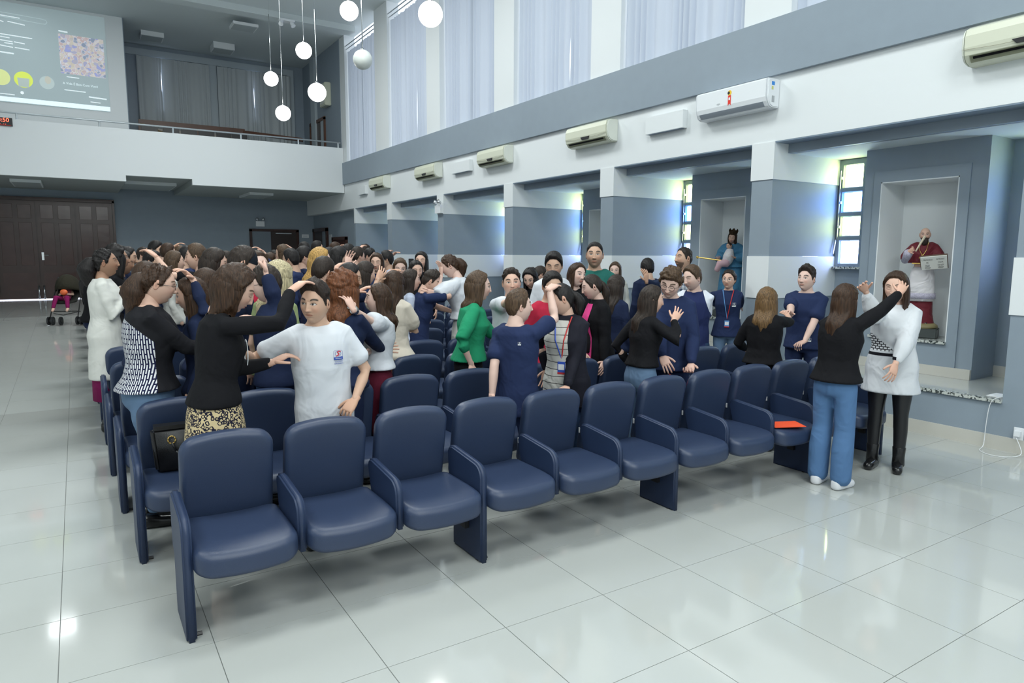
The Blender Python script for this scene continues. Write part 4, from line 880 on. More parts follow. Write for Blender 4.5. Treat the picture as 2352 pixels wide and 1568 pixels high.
def person(label, px, py, y, rel, head=(0, 0, 0), fem=True, lean=(0, 0, 0), armR=None, armL=None, hair=None, hc='dark', skin='light', eyes='open', beard=0.0, gaze=0.0,
           shirt=BLK, sleeve=1.0, hem=.86, puffy=0.0, loose=0.0, lower=JEAND, lw='trousers', skz=.55, flare=0.0, shoe=SHOEB, wide=1.0, far=False, W=None, lips=None, hands=True, group=None, vox=.0095, hires=False, name='person', legs=True, jacket=None, bust=1.0):
    th = view(px)+math.radians(rel) if W is None else math.radians(rel); Rt_w = Matrix.Rotation(-th, 3, 'Z'); inv = Rt_w.transposed()
    Wh = Vector(U(px, py, 1, y)) if W is None else Vector(W[:3]); fz = floorz(Wh.y) if Wh.x < 6.9 else floorz(Wh.y)
    if W is not None and len(W) > 3: fz = W[3]
    lf, ls, lt = [math.radians(v) for v in lean]
    LR = Matrix.Rotation(-lf, 3, 'X') @ Matrix.Rotation(ls, 3, 'Y'); TW = Matrix.Rotation(-lt, 3, 'Z')
    hy, hp, hr = [math.radians(v) for v in head]; Rh = rot(hy, hp, hr); Rg = rot(hy, hp*.25, 0)
    pel = Vector((0, 0, .90))
    def sp(z, o=Vector((0, 0, 0))):       # spine frame
        t = min(1.0, max(0.0, (z-.92)/.35)); k = LR.copy(); 
        p = Vector((0, 0, z)) if z <= .90 else pel+(Matrix.Rotation(-lf*(.5+.5*t), 3, 'X') @ Matrix.Rotation(ls*(.5+.5*t), 3, 'Y')) @ Vector((0, 0, z-.90))
        M = Matrix.Rotation(-lf*t, 3, 'X') @ Matrix.Rotation(ls*t, 3, 'Y') @ Matrix.Rotation(-lt*t, 3, 'Z')
        return p, M
    nb, Mn = sp(1.44); piv = nb+(Mn @ Vector((0, .014, .030)))+Vector((0, .01, .012)); hcen = piv+Rh @ Vector((0, .022, .080))
    s = (Wh.z-fz)/hcen.z
    root = empty(name); root.location = Wh-Rt_w @ (hcen*s); root.location.z = fz; root.rotation_euler = (0, 0, -th)
    if label: tag(root, label, 'person', group)
    def loc(P): return inv @ (Vector(P)-Vector(root.location))     # world -> local
    rw = root.location.copy()
    seed = int(px*7+py) % 9973
    # torso rings
    if fem: T = [(.80, .168, .112, 0), (.90, .172, .118, -.008), (.98, .150, .100, 0), (1.07, .130, .088, .004), (1.16, .138, .098, .012*bust), (1.24, .148, .118, .022*bust), (1.31, .140, .100, .008), (1.37, .128, .080, 0), (1.41, .100, .064, -.004), (1.44, .066, .056, -.004)]
    else: T = [(.80, .160, .108, 0), (.90, .160, .110, 0), (.98, .150, .102, 0), (1.07, .147, .098, .004), (1.16, .155, .104, .008), (1.24, .158, .108, .010), (1.31, .160, .102, .006), (1.37, .150, .086, 0), (1.415, .115, .068, -.004), (1.45, .070, .060, -.004)]
    T = [(z, rx*wide, ry*(1+(wide-1)*1.2), yo) for z, rx, ry, yo in T]
    def trings(infl, z0, z1, n=20, extra=None):
        rs = []
        zs = [z0]+[t[0] for t in T if z0+.02 < t[0] < z1-.015]+[z1]
        for z in zs:
            rx = np.interp(z, [t[0] for t in T], [t[1] for t in T]); ry = np.interp(z, [t[0] for t in T], [t[2] for t in T]); yo = np.interp(z, [t[0] for t in T], [t[3] for t in T])
            p, M = sp(z); e = infl+(extra(z) if extra else 0); rs.append([q*s for q in ringpts(p+M @ Vector((0, yo, 0)), M @ Vector((1, 0, 0)), M @ Vector((0, 1, 0)), rx+e, ry+e, n, .9)])
        return rs
    sw = (.136 if fem else .152)*wide; arms = []
    ua, fa = .285*s, .245*s
    for side, spec in ((1, armR), (-1, armL)):
        p, M = sp(1.362); S = (p+M @ Vector((side*sw, 0, 0)))*s; left = side < 0
        if spec is None:
            Wt = Vector((side*(sw+.06), .05, .86))*s+Vector((p.x*s, p.y*s*.7, 0)); pole = S+Vector((side*.1, -.3, -.3)); hd = Vector((0, .12, -1)); nr = Vector((-side, 0, 0)); cu = .35; fist = False
            E_, Wt = solve(S, Wt, pole, ua, fa)
        elif spec == 'hide':
            continue
        else:
            w_, e_, tip = spec[:3]; nrw = spec[3] if len(spec) > 3 else None; cu = spec[4] if len(spec) > 4 else .35; fist = cu > .9
            def PW(q):
                if len(q) == 4: return Vector(q[:3])*s            # local coordinates in body units
                return loc(U(q[0], q[1], 1, q[2]))
            Wt = PW(w_); E_, Wt = solve(S, Wt, PW(e_), ua, fa)
            hd = PW(tip)-PW(w_); hd = hd if hd.length > .01 else Wt-E_
            nr = inv @ Vector(nrw) if nrw is not None else Vector((0, 0, -1))
        if abs(nr.normalized().dot(hd.normalized())) > .97: nr = nr+Vector((0, .6, .2))
        arms.append((side, S, E_, Wt, hd, nr, cu, fist, left))
    am = (.86 if fem else 1.0)*(.5+.5*wide)
    sk = np.array(SK[skin]); body = Acc()
    neck0 = nb*s; ne = (hcen+Rh @ Vector((0, -.022, -.035)))*s; nr_ = (.050 if fem else .058)*s
    body.tube([neck0+Vector((0, 0, -.06*s)), neck0, neck0.lerp(ne, .5), ne], [nr_*1.35, nr_*1.12, nr_, nr_*.98], 14, Vector((0, 1, 0)))
    body.loft(trings(-.012, .95, 1.435, 14))
    for side, S, E_, Wt, hd, nr, cu, fist, left in arms:
        body.tube([S+(nb*s-S)*.35, S, S.lerp(E_, .5), E_, E_.lerp(Wt, .3), E_.lerp(Wt, .75), Wt], [.050*s*am, .052*s*am, .044*s*am, .037*s*am, .038*s*am, .029*s*am, .0235*s], 12)
    bv_, bf_ = remesh(body, (.016 if far else vox), 3); hv = Acc()
    if hands:
        for side, S, E_, Wt, hd, nr, cu, fist, left in arms: hand(hv, Wt, hd, nr, left, s*(.93 if fem else 1.0), cu, .13, fist)
    hm_, hf, hcol = headmesh(SK[skin], HC[hc], eyes, fem, beard, gaze, (54, 46) if far else ((134, 104) if hires else (90, 76)), lips, bald=(hair or {}).get('bald', False))
    hm_ = (np.array(Rh) @ hm_.T).T*s*1.07+np.array(hcen*s)
    parts = [(bv_, bf_, np.tile(sk, (len(bv_), 1)))]
    if hv.v: parts.append((np.array(hv.v), hv.f, np.tile(sk*np.array([1.0, .93, .9]), (len(hv.v), 1))))
    parts.append((hm_, hf, hcol)); V, F, Cc, b = [], [], [], 0
    for v, f, c in parts: V.append(v); F += [tuple(i+b for i in q) for q in f]; Cc.append(c); b += len(v)
    npmesh('body', np.concatenate(V), F, SKIN, root, True, np.concatenate(Cc))
    if hair and not hair.get('bald'):
        hv2, hf2 = hairmesh(hair, seed, Rh, Rg, hcen*s, s*1.07, fem, (40, 26) if far else (76, 46)); npmesh('hair', hv2, hf2, hairmat(hc), root)
    # shirt
    sh = Acc(); inf = .014+loose; neckz = 1.425 if not jacket else 1.44
    sh.loft(trings(inf, hem, neckz, 22, lambda z: (-.016 if z > 1.40 else 0)+(.012*math.sin(z*40+seed)*.3)+(.02+puffy*.3 if z < hem+.05 else 0)))
    for side, S, E_, Wt, hd, nr, cu, fist, left in arms:
        pts = [S+(nb*s-S)*.4, S]; rd = [.050*s*am+inf*s*.3, .055*s*am+inf*s*.35]; L = sleeve
        if L <= .5: pts += [S.lerp(E_, .5), S.lerp(E_, L*2*.85)]; rd += [(.054+puffy)*s*am+inf*s*.5, (.056+puffy*.6)*s*am+inf*s*.7]
        else:
            pts += [S.lerp(E_, .5), E_, E_.lerp(Wt, (L-.5)*.9), E_.lerp(Wt, (L-.5)*2*.93)]; k = puffy
            rd += [(.052+k)*s*am+inf*s*.5, (.046+k*.9)*s*am+inf*s*.45, (.045+k*.8)*s*am+inf*s*.4, (.034 if L > .9 else .042)*s*am+inf*s*.3]
        sh.tube(pts, rd, 14)
    sv_, sf_ = remesh(sh, (.019 if far else .0115), 4)
    # folds and neckline opening: lower the cloth where the neck comes out
    q = sv_.copy(); sv_[:, 0] += lump(q*np.array([1, 1, .55]), 26, .0028, seed); sv_[:, 1] += lump(q*np.array([1, 1, .5]), 30, .0032, seed+3)
    nbn = np.array(nb*s); rad = np.hypot(sv_[:, 0]-nbn[0], sv_[:, 1]-nbn[1]-.01); 
    shirt_o = npmesh('jacket' if jacket else 'shirt', sv_, sf_, shirt, root)
    if jacket:       # an open front: inner top as a narrow panel just in front of the jacket
        rs = trings(inf+.006, hem+.05, 1.40, 40); pv, pf = [], []; m0, m1 = jacket[1], jacket[2]
        for r_ in rs: pv += r_[m0:m1]
        n = m1-m0; pf = [(i*n+j, i*n+j+1, (i+1)*n+j+1, (i+1)*n+j) for i in range(len(rs)-1) for j in range(n-1)]
        npmesh('shirt', [tuple(v) for v in pv], pf, jacket[0], root)
    # lower body
    lo = Acc()
    if lw == 'skirt' or lw == 'dress':
        zs = [1.02, .95, .88, .8, .7, .6, skz]; rs = []
        for z in zs:
            if z < skz-.001: continue
            k = (1.0-z); rx = (.140 if z > 1 else .165 if z > .93 else .178)*wide+flare*k; rs.append([Vector((c.x, c.y, c.z))*s for c in ringpts(Vector((0, 0, z)), Vector((1, 0, 0)), Vector((0, 1, 0)), rx, rx*.72+flare*k*.4, 24, .95)])
        lo.loft(rs); lv, lfc = np.array(lo.v), lo.f; npmesh('skirt', lv, lfc, lower, root)
        if legs:
            a = Acc()
            for sd in (-1, 1): a.tube([Vector((sd*.085, 0, .8))*s, Vector((sd*.085, .015, .48))*s, Vector((sd*.085, -.01, .3))*s, Vector((sd*.085, -.01, .09))*s], [.07*s, .052*s, .05*s, .033*s], 10, Vector((0, 1, 0)))
            npmesh('legs', np.array(a.v), a.f, SKIN, root, True, np.tile(sk, (len(a.v), 1)))
    elif legs:
        w_ = wide; lo.loft([[q*s for q in ringpts(Vector((0, -.004, z)), Vector((1, 0, 0)), Vector((0, 1, 0)), rx*w_, ry*w_, 20, .9)] for z, rx, ry in ((1.0, .138, .098), (.95, .156, .108), (.88, .172, .122), (.82, .168, .118), (.78, .14, .10))])
        fl = flare
        for sd in (-1, 1): lo.tube([Vector((sd*.088*w_, -.002, .86))*s, Vector((sd*.092*w_, 0, .72))*s, Vector((sd*.095, .012, .50))*s, Vector((sd*.1, -.008, .33))*s, Vector((sd*.1, -.012, .08 if fl else .12))*s], [.092*s*w_, .086*s*w_, (.060+fl*.5)*s, (.056+fl*.8)*s, (.044+fl)*s], 14, Vector((0, 1, 0)))
        if far: lv, lfc = np.array(lo.v), lo.f
        else: lv, lfc = remesh(lo, .014, 3)
        npmesh('leggings' if lw == 'leggings' else 'trousers', lv, lfc, lower, root)
    for sd in (-1, 1):
        def sdf(u, v, w_2): return (u*(1-.18*max(0, v/.13)), v, w_2+(.022*max(0, -v/.13)-.012*max(0, v/.13) if w_2 > 0 else 0))
        v_, f_ = puff(dense(rrect(.043*s, .125*s, .035*s, 4), .03), .075*s, .028*s, sdf, 3, 3)
        if far: continue
        o = pyobj('shoe', v_, f_, shoe, root, True); o.location = (sd*.1*s, .035*s, .0375*s); o.rotation_euler = (0, 0, -sd*.12)
    root['_s'] = s
    return dict(root=root, s=s, th=th, hcen=hcen*s, Rh=Rh, shirt=shirt_o, T=trings, sp=sp, arms=arms, loc=loc)
def wpos(p, v): return p['root'].location+Matrix.Rotation(-p['th'], 3, 'Z') @ Vector(v)
def glasses(p, m=None, r=.021):
    s = p['s']; bm = bmesh.new(); Rh = p['Rh']; hcn = p['hcen']
    def T(v): return hcn+(Rh @ Vector(v))*s
    for sx in (-1, 1):
        pts = [T((sx*.032+r*1.12*math.cos(a*PI/8), .100, .008+r*.9*math.sin(a*PI/8))) for a in range(17)]; path(bm, pts, .0017*s, 5); path(bm, [T((sx*.055, .099, .014)), T((sx*.079, .07, .012)), T((sx*.084, -.01, .012))], .0017*s, 5)
    path(bm, [T((-.010, .101, .010)), T((.010, .101, .010))], .0017*s, 5)
    return tobj('glasses', bm, m or BLACK, p['root'])
def lanyard(p, m1, m2, zb=1.08, card=(.045, .07), cm=None):
    s = p['s']; bm1, bm2 = bmesh.new(), bmesh.new(); P_, M = p['sp'](zb); f = .165
    def F(x, z):
        q, M_ = p['sp'](z); return (q+M_ @ Vector((x, np.interp(z, [.9, 1.07, 1.24, 1.31, 1.40, 1.45], [.135, .115, .175, .15, .10, .06]), 0)))*s
    path(bm1, [F(-.07, 1.43), F(-.055, 1.36), F(-.035, 1.25), F(0, zb+.07)], .0055*s, 5); path(bm2, [F(.07, 1.43), F(.055, 1.36), F(.035, 1.25), F(0, zb+.07)], .0055*s, 5)
    tobj('lanyard', bm1, m1, p['root']); tobj('lanyard', bm2, m2, p['root']); c = F(0, zb)
    o = bxo('badge', (-card[0]*s, card[0]*s, -.002, .002, -card[1]*s, card[1]*s), cm or TAGW, p['root'], .001); o.location = c+Vector((0, .008, 0)); o2 = bxo('badge_photo', (-card[0]*s*.8, card[0]*s*.8, .002, .003, -card[1]*s*.3, card[1]*s*.6), TAGW, o)
    o3 = bxo('badge_band', (-card[0]*s, card[0]*s, .002, .0035, -card[1]*s, -card[1]*s*.7), m1, o); return o
BVHC = {}
def on_shirt(p, x, z, d=1):
    """point on the shirt front (d=1) or back (-1) at local x, z (body units)"""
    o = p['shirt']; s = p['s']; ok, loc_, n_, _ = o.ray_cast(Vector((x*s, d*.6, z*s)), Vector((0, -d, 0)), distance=.6)
    return (loc_, n_) if ok else (Vector((x*s, d*.13*s, z*s)), Vector((0, d, 0)))
def emblem(p, x, z, size, full=True, c1=None, txt=True, d=1):
    bpy.context.view_layer.update(); L_, n_ = on_shirt(p, x, z, d); n_ = Vector(n_); xd = n_.cross(Vector((0, 0, 1))).normalized(); zd = xd.cross(n_)
    e = bpy.data.objects.new('shirt_emblem', None); C.objects.link(e); e.parent = p['root']
    M = Matrix(((xd.x, n_.x, zd.x, L_.x+n_.x*.003), (xd.y, n_.y, zd.y, L_.y+n_.y*.003), (xd.z, n_.z, zd.z, L_.z+n_.z*.003), (0, 0, 0, 1))); e.matrix_local = M; k = size
    BL = mat('emblem_blue', (.015, .06, .36), .6); RD = mat('emblem_red', (.62, .01, .03), .6); c = c1 or BL
    bm = bmesh.new(); pts = [Vector((a*k, 0, b*k)) for a, b in rrect(.5, .5, .12, 3)]; path(bm, pts+[pts[0]], .012*k, 4); tobj('emblem_outline', bm, c, e)
    bm = bmesh.new(); pts = [Vector((.33*k*math.cos(t*.393), 0, (.16+.27*math.sin(t*.393))*k)) for t in range(17)]; path(bm, pts, .016*k, 4); tobj('emblem_ring', bm, c, e)
    bm = bmesh.new(); pts = [Vector((a*k, 0, b*k)) for a, b in ((-.30, .38), (-.08, .42), (.06, .32), (-.02, .2), (-.12, .12), (-.02, .0), (.26, -.10))]; path(bm, pts, .05*k, 5); tobj('emblem_swoosh', bm, c1 or RD, e)
    bm = bmesh.new(); prism(bm, [(-.5*k, -.5*k), (.5*k, -.5*k), (.5*k, -.20*k), (.1*k, -.24*k), (-.5*k, -.16*k)], 1, -.001, .0015); tobj('emblem_band', bm, c, e)
    if txt:
        fm = frameM((0, .003, -.68*k), (-1, 0, 0), (0, 0, 1))
        textmesh('emblem_text', 'COLÉGIO', .21*k, c, e, fm, .0005); fm2 = fm.copy(); fm2[2][3] = -.90*k; textmesh('emblem_text', 'SALESIANO', .20*k, c, e, fm2, .0005)
        fm3 = fm.copy(); fm3[2][3] = -.36*k; fm3[1][3] = .004; textmesh('band_text', 'REDE SALESIANA', .10*k, TAGW if not c1 else NVY, e, fm3, .0005)
    return e
# ------------------------------------------------------------------ the people near the camera
DN = (0, 0, -1)
SHORT = dict(th=.010, top=.020, quiff=.012, fade=True); SHORTB = dict(th=.012, top=.016)
def LONG(L=.30, **k): d = dict(th=.014, long=L, f0=1.3, vol=.006); d.update(k); return d
p1 = person('boy in a white emblem T-shirt glancing sideways, hand on the front-row backrest', 724, 698, 4.0, 178, (30, 4, -4), False, (0, 3, 0), armR=((545, 805, 4.0), (610, 800, 4.1), (500, 800, 4.0), (0, 0, -1), .3), armL=((815, 918, 3.86), (833, 868, 3.95), (775, 972, 3.80), (-.5, 0, -1), .75),
            hires=True, hair=dict(th=.012, top=.020, quiff=.016, fade=True, strand=.003), hc='dark', skin='tan', gaze=.0035, shirt=WHT, sleeve=.40, hem=.72, loose=.012, lower=NVY, shoe=SHOEB)
emblem(p1, -.085, 1.245, .055)
p2 = person('woman in black top and leopard skirt bowing, hand on the white-shirted boy\'s head', 538, 668, 4.0, 78, (14, 26, 0), True, (5, 0, 0), armR=((668, 668, 3.90), (612, 742, 3.78), (712, 634, 3.95), (.3, .1, -1), .35), armL=((625, 832, 3.95), (565, 862, 4.0), (660, 815, 3.95), (1, 0, .2), .4),
            hair=dict(th=.020, vol=.012, long=.13, f0=.95, wave=.02, curl=.002, taper=.6), hc='brown', skin='light', eyes='closed', shirt=BLK, hem=.93, lower=LEOP, lw='skirt', skz=.52, flare=.10)
o = bpy.data.objects.new('shirt_print', None); L_, n_ = on_shirt(p2, .03, 1.2)
bm = bmesh.new(); path(bm, [Vector(L_)+Vector((.04*math.cos(t*PI/6), .004, .075*math.sin(t*PI/6))) for t in range(13)], .003, 5); tobj('shirt_print', bm, TAGW, p2['root'])
p3 = person('woman with glasses and curly ponytail in a black top with dashed white back panel', 364, 655, 4.93, 88, (4, 12, 0), True, (3, 0, 0), armR=((492, 800, 4.95), (418, 806, 4.75), (540, 800, 5.0), (0, 0, -1), .3), armL=((480, 770, 5.2), (430, 800, 5.2), (520, 760, 5.2)),
            hair=dict(th=.006, pony=.25, pr=.062, curl=.010, strand=.002), hc='brown', skin='light', eyes='closed', wide=1.28, shirt=DASH, hem=.90, lower=JEAN, loose=.004, shoe=SHOEB)
glasses(p3)
p3b = person('girl with long straight brown hair in navy, hand on the bespectacled woman\'s forehead', 440, 680, 5.05, -70, (-10, 10, 0), True, (0, 0, 0), armR=((442, 640, 5.0), (465, 700, 4.9), (402, 603, 4.95), (-.4, 0, -1), .4), hair=LONG(.36, f0=1.1), hc='brown', shirt=NVYD, sleeve=.95, lower=NVYD)
p5 = person('person with curly copper-red hair in a navy sweater hugging the white-bloused woman', 790, 668, 4.72, 30, (10, 0, 0), True, (3, 0, 0), armR=((882, 808, 4.92), (842, 790, 4.65), (915, 800, 5.0), (0, -1, 0), .3), armL=((843, 655, 5.2), (825, 718, 5.15), (882, 634, 5.12), (.2, 0, -1), .3),
            hair=dict(th=.022, vol=.022, long=.20, f0=.8, curl=.006, taper=.5, spread=.03), hc='red', shirt=NVYD, loose=.012, lower=NVYD)
p4 = person('smiling woman in white embroidered blouse and wine trousers, arm raised to curly red hair', 868, 688, 4.98, -92, (6, -4, -4), True, (-5, 0, 0), armL=((788, 698, 4.46), (820, 756, 4.48), (764, 650, 4.52), (-.2, .6, -.6), .3), armR=((838, 812, 4.80), (870, 800, 5.2), (800, 812, 4.75)),
            hair=LONG(.23, f0=1.3, vol=.008, wave=.01), hc='brown', skin='fair', eyes='closed', shirt=WHT, sleeve=.42, puffy=.030, loose=.012, hem=.98, lower=WINE, lips=(.5, .2, .2))
bm = bmesh.new(); w_ = p4['arms'][1][3] if p4['arms'][0][0] > 0 else p4['arms'][0][3]
for side, S, E_, Wt, *r_ in p4['arms']:
    if side < 0: d = (Wt-E_).normalized(); cyl(bm, Wt-d*.035, Wt-d*.008, .030, n=12); cyl(bm, Wt-d*.04+Vector((.0, .02, .015)), Wt-d*.0+Vector((0, .024, .018)), .016, n=10)
tobj('wristwatch', bm, STEEL, p4['root'])
p6 = person('woman in long white coat with black curly ponytail clutching dark jacket by the aisle', 243, 605, 7.85, 92, (4, -6, 0), True, (0, 0, 0), armR=((285, 680, 7.8), (225, 676, 7.65), (300, 680, 7.9), (0, 0, 1), .6), armL=((282, 660, 8.05), (250, 680, 8.1), (290, 655, 8.0)),
            hair=dict(th=.012, pony=.20, pr=.065, curl=.006), hc='black', skin='brown', eyes='closed', shirt=CRM, hem=.50, loose=.02, lower=MAG, lw='skirt', skz=.30, flare=.02, vox=.012)
o = empty('folded_jacket', tuple(wpos(p6, (.02, .23, 1.12)))); tag(o, 'dark navy jacket bundled in the arms of the white-coated woman', 'jacket')
a_ = Acc(); a_.tube([(-.12, 0, .16), (0, .02, .12), (.14, 0, 0), (.13, -.01, -.18)], [.07, .10, .10, .08], 12); v_, f_ = remesh(a_, .02, 3); v_[:, 1] += lump(v_, 40, .01, 3); npmesh('folded_cloth', v_, f_, NVYD, o)
p7 = person('young man in backwards dark cap looking down, behind the leopard-skirted woman', 558, 607, 5.62, 80, (6, 14, 0), False, hair=dict(th=.010, top=.004), hc='dark', skin='light', eyes='closed', beard=.25, shirt=NVYD, sleeve=.95, lower=NVYD)
s7 = p7['s']; a_ = Acc(); bm = bmesh.new(); pt = head_pts(*np.meshgrid(np.linspace(-PI, PI, 40, endpoint=False), np.linspace(.02, 1.42, 14)), False, 0.0)
gv = (pt.reshape(-1, 3)*np.array([1.13, 1.10, 1.12])+np.array([0, -.004, .006])); gf = [(i*40+(j+1) % 40, i*40+j, (i+1)*40+j, (i+1)*40+(j+1) % 40) for i in range(13) for j in range(40)]+[tuple(range(40))]
bm.free(); gv = (np.array(p7['Rh'] @ Matrix.Rotation(-.12, 3, 'X')) @ gv.T).T*s7+np.array(p7['hcen']); npmesh('cap', gv, gf, fabric('cap', (.010, .014, .022)), p7['root'])
p8 = person('student in navy sweatshirt raising a fist with yellow wristband to the forehead', 612, 655, 4.95, -75, (0, 8, 0), False, (0, 0, 0), armR=((612, 632, 4.85), (640, 712, 4.80), (606, 600, 4.9), (-.7, 0, -.3), 1.0), armL=((600, 740, 5.1), (640, 760, 5.1), (580, 730, 5.1)), hair=dict(th=.014, top=.012), hc='dark', skin='fair', eyes='closed', shirt=NVYD, loose=.022, lower=NVYD)
glasses(p8); bm = bmesh.new()
for side, S, E_, Wt, *r_ in p8['arms']:
    if side > 0: d = (Wt-E_).normalized(); cyl(bm, Wt-d*.02, Wt-d*.008, .028, n=12)
tobj('wristband', bm, mat('yellow_band', (.7, .6, .2), .6), p8['root'])
p9 = person('woman with long ash-blond hair over pale green top, seen from behind', 642, 642, 5.25, 38, (10, 6, 0), True, hair=LONG(.40, f0=.9, vol=.012), hc='ash', shirt=OLV, sleeve=.4, lower=JEAND)
p10 = person('boy in navy vest hugging, face buried in the white-dressed woman\'s hands', 988, 648, 6.85, 75, (10, 22, 0), False, (8, 0, 0), armR=((1000, 690, 6.9), (1035, 680, 6.7), (965, 690, 6.9), (0, 0, 1), .3), armL=((1050, 720, 7.1), (1030, 735, 7.2), (1080, 715, 7.1)), hair=SHORT, hc='dark', shirt=NVY, sleeve=.42, hem=.80, lower=NVYD)
p11 = person('woman in puffy white dress and ponytail covering her face as she hugs a boy', 1034, 612, 6.98, -78, (-6, 24, 0), True, (8, 0, 0), armL=((1013, 632, 6.85), (1032, 678, 6.75), (1012, 600, 6.88), (-.5, 0, 0), .25), armR=((978, 683, 6.65), (1040, 690, 6.65), (955, 680, 6.65), (0, 1, 0), .3),
             hair=dict(th=.010, pony=.16, pr=.045, curl=.003), hc='brown', skin='fair', shirt=WHT, sleeve=.55, puffy=.045, loose=.01, hem=.98, lower=CRM, lw='skirt', skz=.12, flare=.06)
p12 = person('woman in emerald green blouse leaning a hand on the second-row backrest', 1100, 660, 4.95, 82, (4, 4, 0), True, (4, 0, 0), armR=((1083, 838, 4.78), (1075, 775, 4.80), (1087, 880, 4.72), (-.1, .3, -.5), .22), armL=((1150, 800, 5.2), (1140, 770, 5.25), (1170, 840, 5.2)),
             hair=LONG(.19, f0=1.0, vol=.012, spread=.01), hc='mid', skin='fair', shirt=GRN, sleeve=.72, puffy=.010, hem=.93, lower=BLK, wide=1.04, loose=.006)
p13 = person('curly-haired boy in white T-shirt peering from behind the green-bloused woman', 1175, 652, 5.20, 172, (4, -4, 3), False, armR=((1200, 672, 4.65), (1170, 720, 5.0), (1212, 668, 4.5), (0, 0, -1), .3), hires=True, hair=dict(th=.012, top=.018, curl=.004, fade=True), hc='dark', skin='light', gaze=-.002, shirt=WHT, sleeve=.42, hem=.72, loose=.015, lower=JEAND)
p14 = person('boy in navy T-shirt seen from behind, arm raised to the cardigan woman\'s head', 1192, 706, 4.0, 32, (38, -4, 0), False, (-2, 0, 0), armR=((1262, 664, 4.0), (1290, 742, 3.92), (1300, 634, 4.1), (.3, .3, -1), .35), armL=((1130, 912, 4.0), (1132, 838, 4.0), (1132, 955, 4.0)),
             hair=dict(th=.012, top=.014, quiff=.006, fade=False), hc='mid', skin='fair', shirt=NVY, sleeve=.42, hem=.72, loose=.012, lower=NVY, shoe=SHOEB)
emblem(p14, .10, 1.30, .022, c1=TAGW, txt=False, d=-1)
p15 = person('woman in black cardigan and striped T-shirt with lanyard, hand on the front-row chair', 1290, 688, 4.05, 200, (62, 10, 0), True, (2, 0, 0), armL=((1302, 888, 3.86), (1322, 820, 4.02), (1290, 925, 3.76), (0, .2, -.6), .25), armR=((1255, 850, 4.3), (1250, 800, 4.3), (1250, 890, 4.3)),
             hair=dict(th=.008, pony=.16, pr=.035), hc='black', skin='light', eyes='closed', shirt=fabric('cardigan', (.014, .014, .022)), hem=.70, loose=.012, jacket=(STRP, 3, 13), lower=JEAND)
lanyard(p15, mat('red_ribbon', (.55, .03, .03), .6), mat('blue_ribbon', (.04, .10, .5), .6), 1.02, (.032, .05), mat('badge_blue', (.04, .10, .5), .5))
p15b = person('person in crimson polo and black hair half hidden behind the raised arm', 1268, 660, 4.75, 150, (10, 10, 0), False, hair=SHORTB, hc='black', skin='tan', eyes='closed', shirt=REDC, sleeve=.42, lower=JEAND)
p16 = person('woman in black blazer over pink top with wristwatch and ponytail', 1360, 660, 4.98, -105, (4, 14, 0), True, (2, 0, 0), armL=((1388, 835, 4.72), (1395, 770, 4.80), (1378, 865, 4.66), (-.3, .3, -.4), .4), armR=((1335, 840, 4.9), (1330, 780, 4.9), (1333, 868, 4.85)),
             hair=dict(th=.009, pony=.30, pr=.034), hc='dark', skin='fair', eyes='closed', shirt=BLK, hem=.72, loose=.012, jacket=(PNK, 7, 15), lower=JEAND)
bm = bmesh.new()
for side, S, E_, Wt, *r_ in p16['arms']:
    if side < 0: d = (Wt-E_).normalized(); cyl(bm, Wt-d*.03, Wt-d*.008, .028, n=12); cyl(bm, Wt-d*.02+Vector((-.02, -.01, 0)), Wt-d*.02+Vector((-.034, -.02, 0)), .019, n=12)
tobj('wristwatch', bm, STEEL, p16['root'])
p17 = person('boy with thick black hair turned sideways behind the raised arm', 1272, 612, 5.9, 165, (20, 14, 0), False, hair=dict(th=.014, top=.020), hc='black', skin='tan', eyes='closed', shirt=WHT, sleeve=.42, lower=JEAND)
p18 = person('pale girl with brown hair looking to the side behind the pink-topped woman', 1325, 633, 5.85, 170, (-30, 0, -8), True, hair=LONG(.2, f0=.9), hc='brown', skin='fair', shirt=BLK, lower=JEAND)
p19 = person('tall young man with goatee in teal T-shirt standing above the others', 1366, 588, 5.98, 178, (4, -4, 0), False, hires=True, hair=dict(th=.010, top=.008, fade=True), hc='black', skin='tan', beard=.35, shirt=TEAL, sleeve=.42, lower=JEAND)
p20 = person('girl with long dark wavy hair in navy seen from behind, head to head with others', 1415, 660, 5.3, 25, (10, 10, 0), True, hair=LONG(.34, f0=1.1, wave=.012), hc='dark', shirt=NVYD, lower=NVYD)
p21 = person('woman with long black hair in black sweater and pale jeans whispering, palm on his chest', 1497, 690, 4.0, 50, (22, 4, 0), True, (4, 0, 0), armR=((1548, 735, 3.80), (1540, 800, 3.68), (1572, 692, 3.84), (.6, .7, 0), .12), armL=((1450, 840, 4.2), (1440, 790, 4.2), (1450, 880, 4.2)),
             hair=LONG(.34, f0=1.15, vol=.004), hc='dark', skin='light', eyes='closed', shirt=BLK, hem=.98, lower=JEAN, shoe=SHOEW)
p22 = person('curly-haired boy in round glasses and navy sweatshirt bowing head, red card in hand', 1540, 652, 4.15, 188, (6, 22, -10), False, (4, 0, 0), armL=((1588, 835, 3.92), (1602, 775, 4.05), (1578, 868, 3.86), (-.6, -.2, -.5), .8), armR=((1526, 845, 3.98), (1518, 780, 4.1), (1540, 872, 3.88), (.4, .3, -.3), .5),
             hires=True, hair=dict(th=.016, top=.018, quiff=.012, curl=.008, fringe=.022), hc='mid', skin='fair', eyes='closed', shirt=NVY, hem=.80, loose=.018, lower=NVY, shoe=SHOEW)
glasses(p22, r=.024); emblem(p22, -.07, 1.20, .05, c1=TAGW)
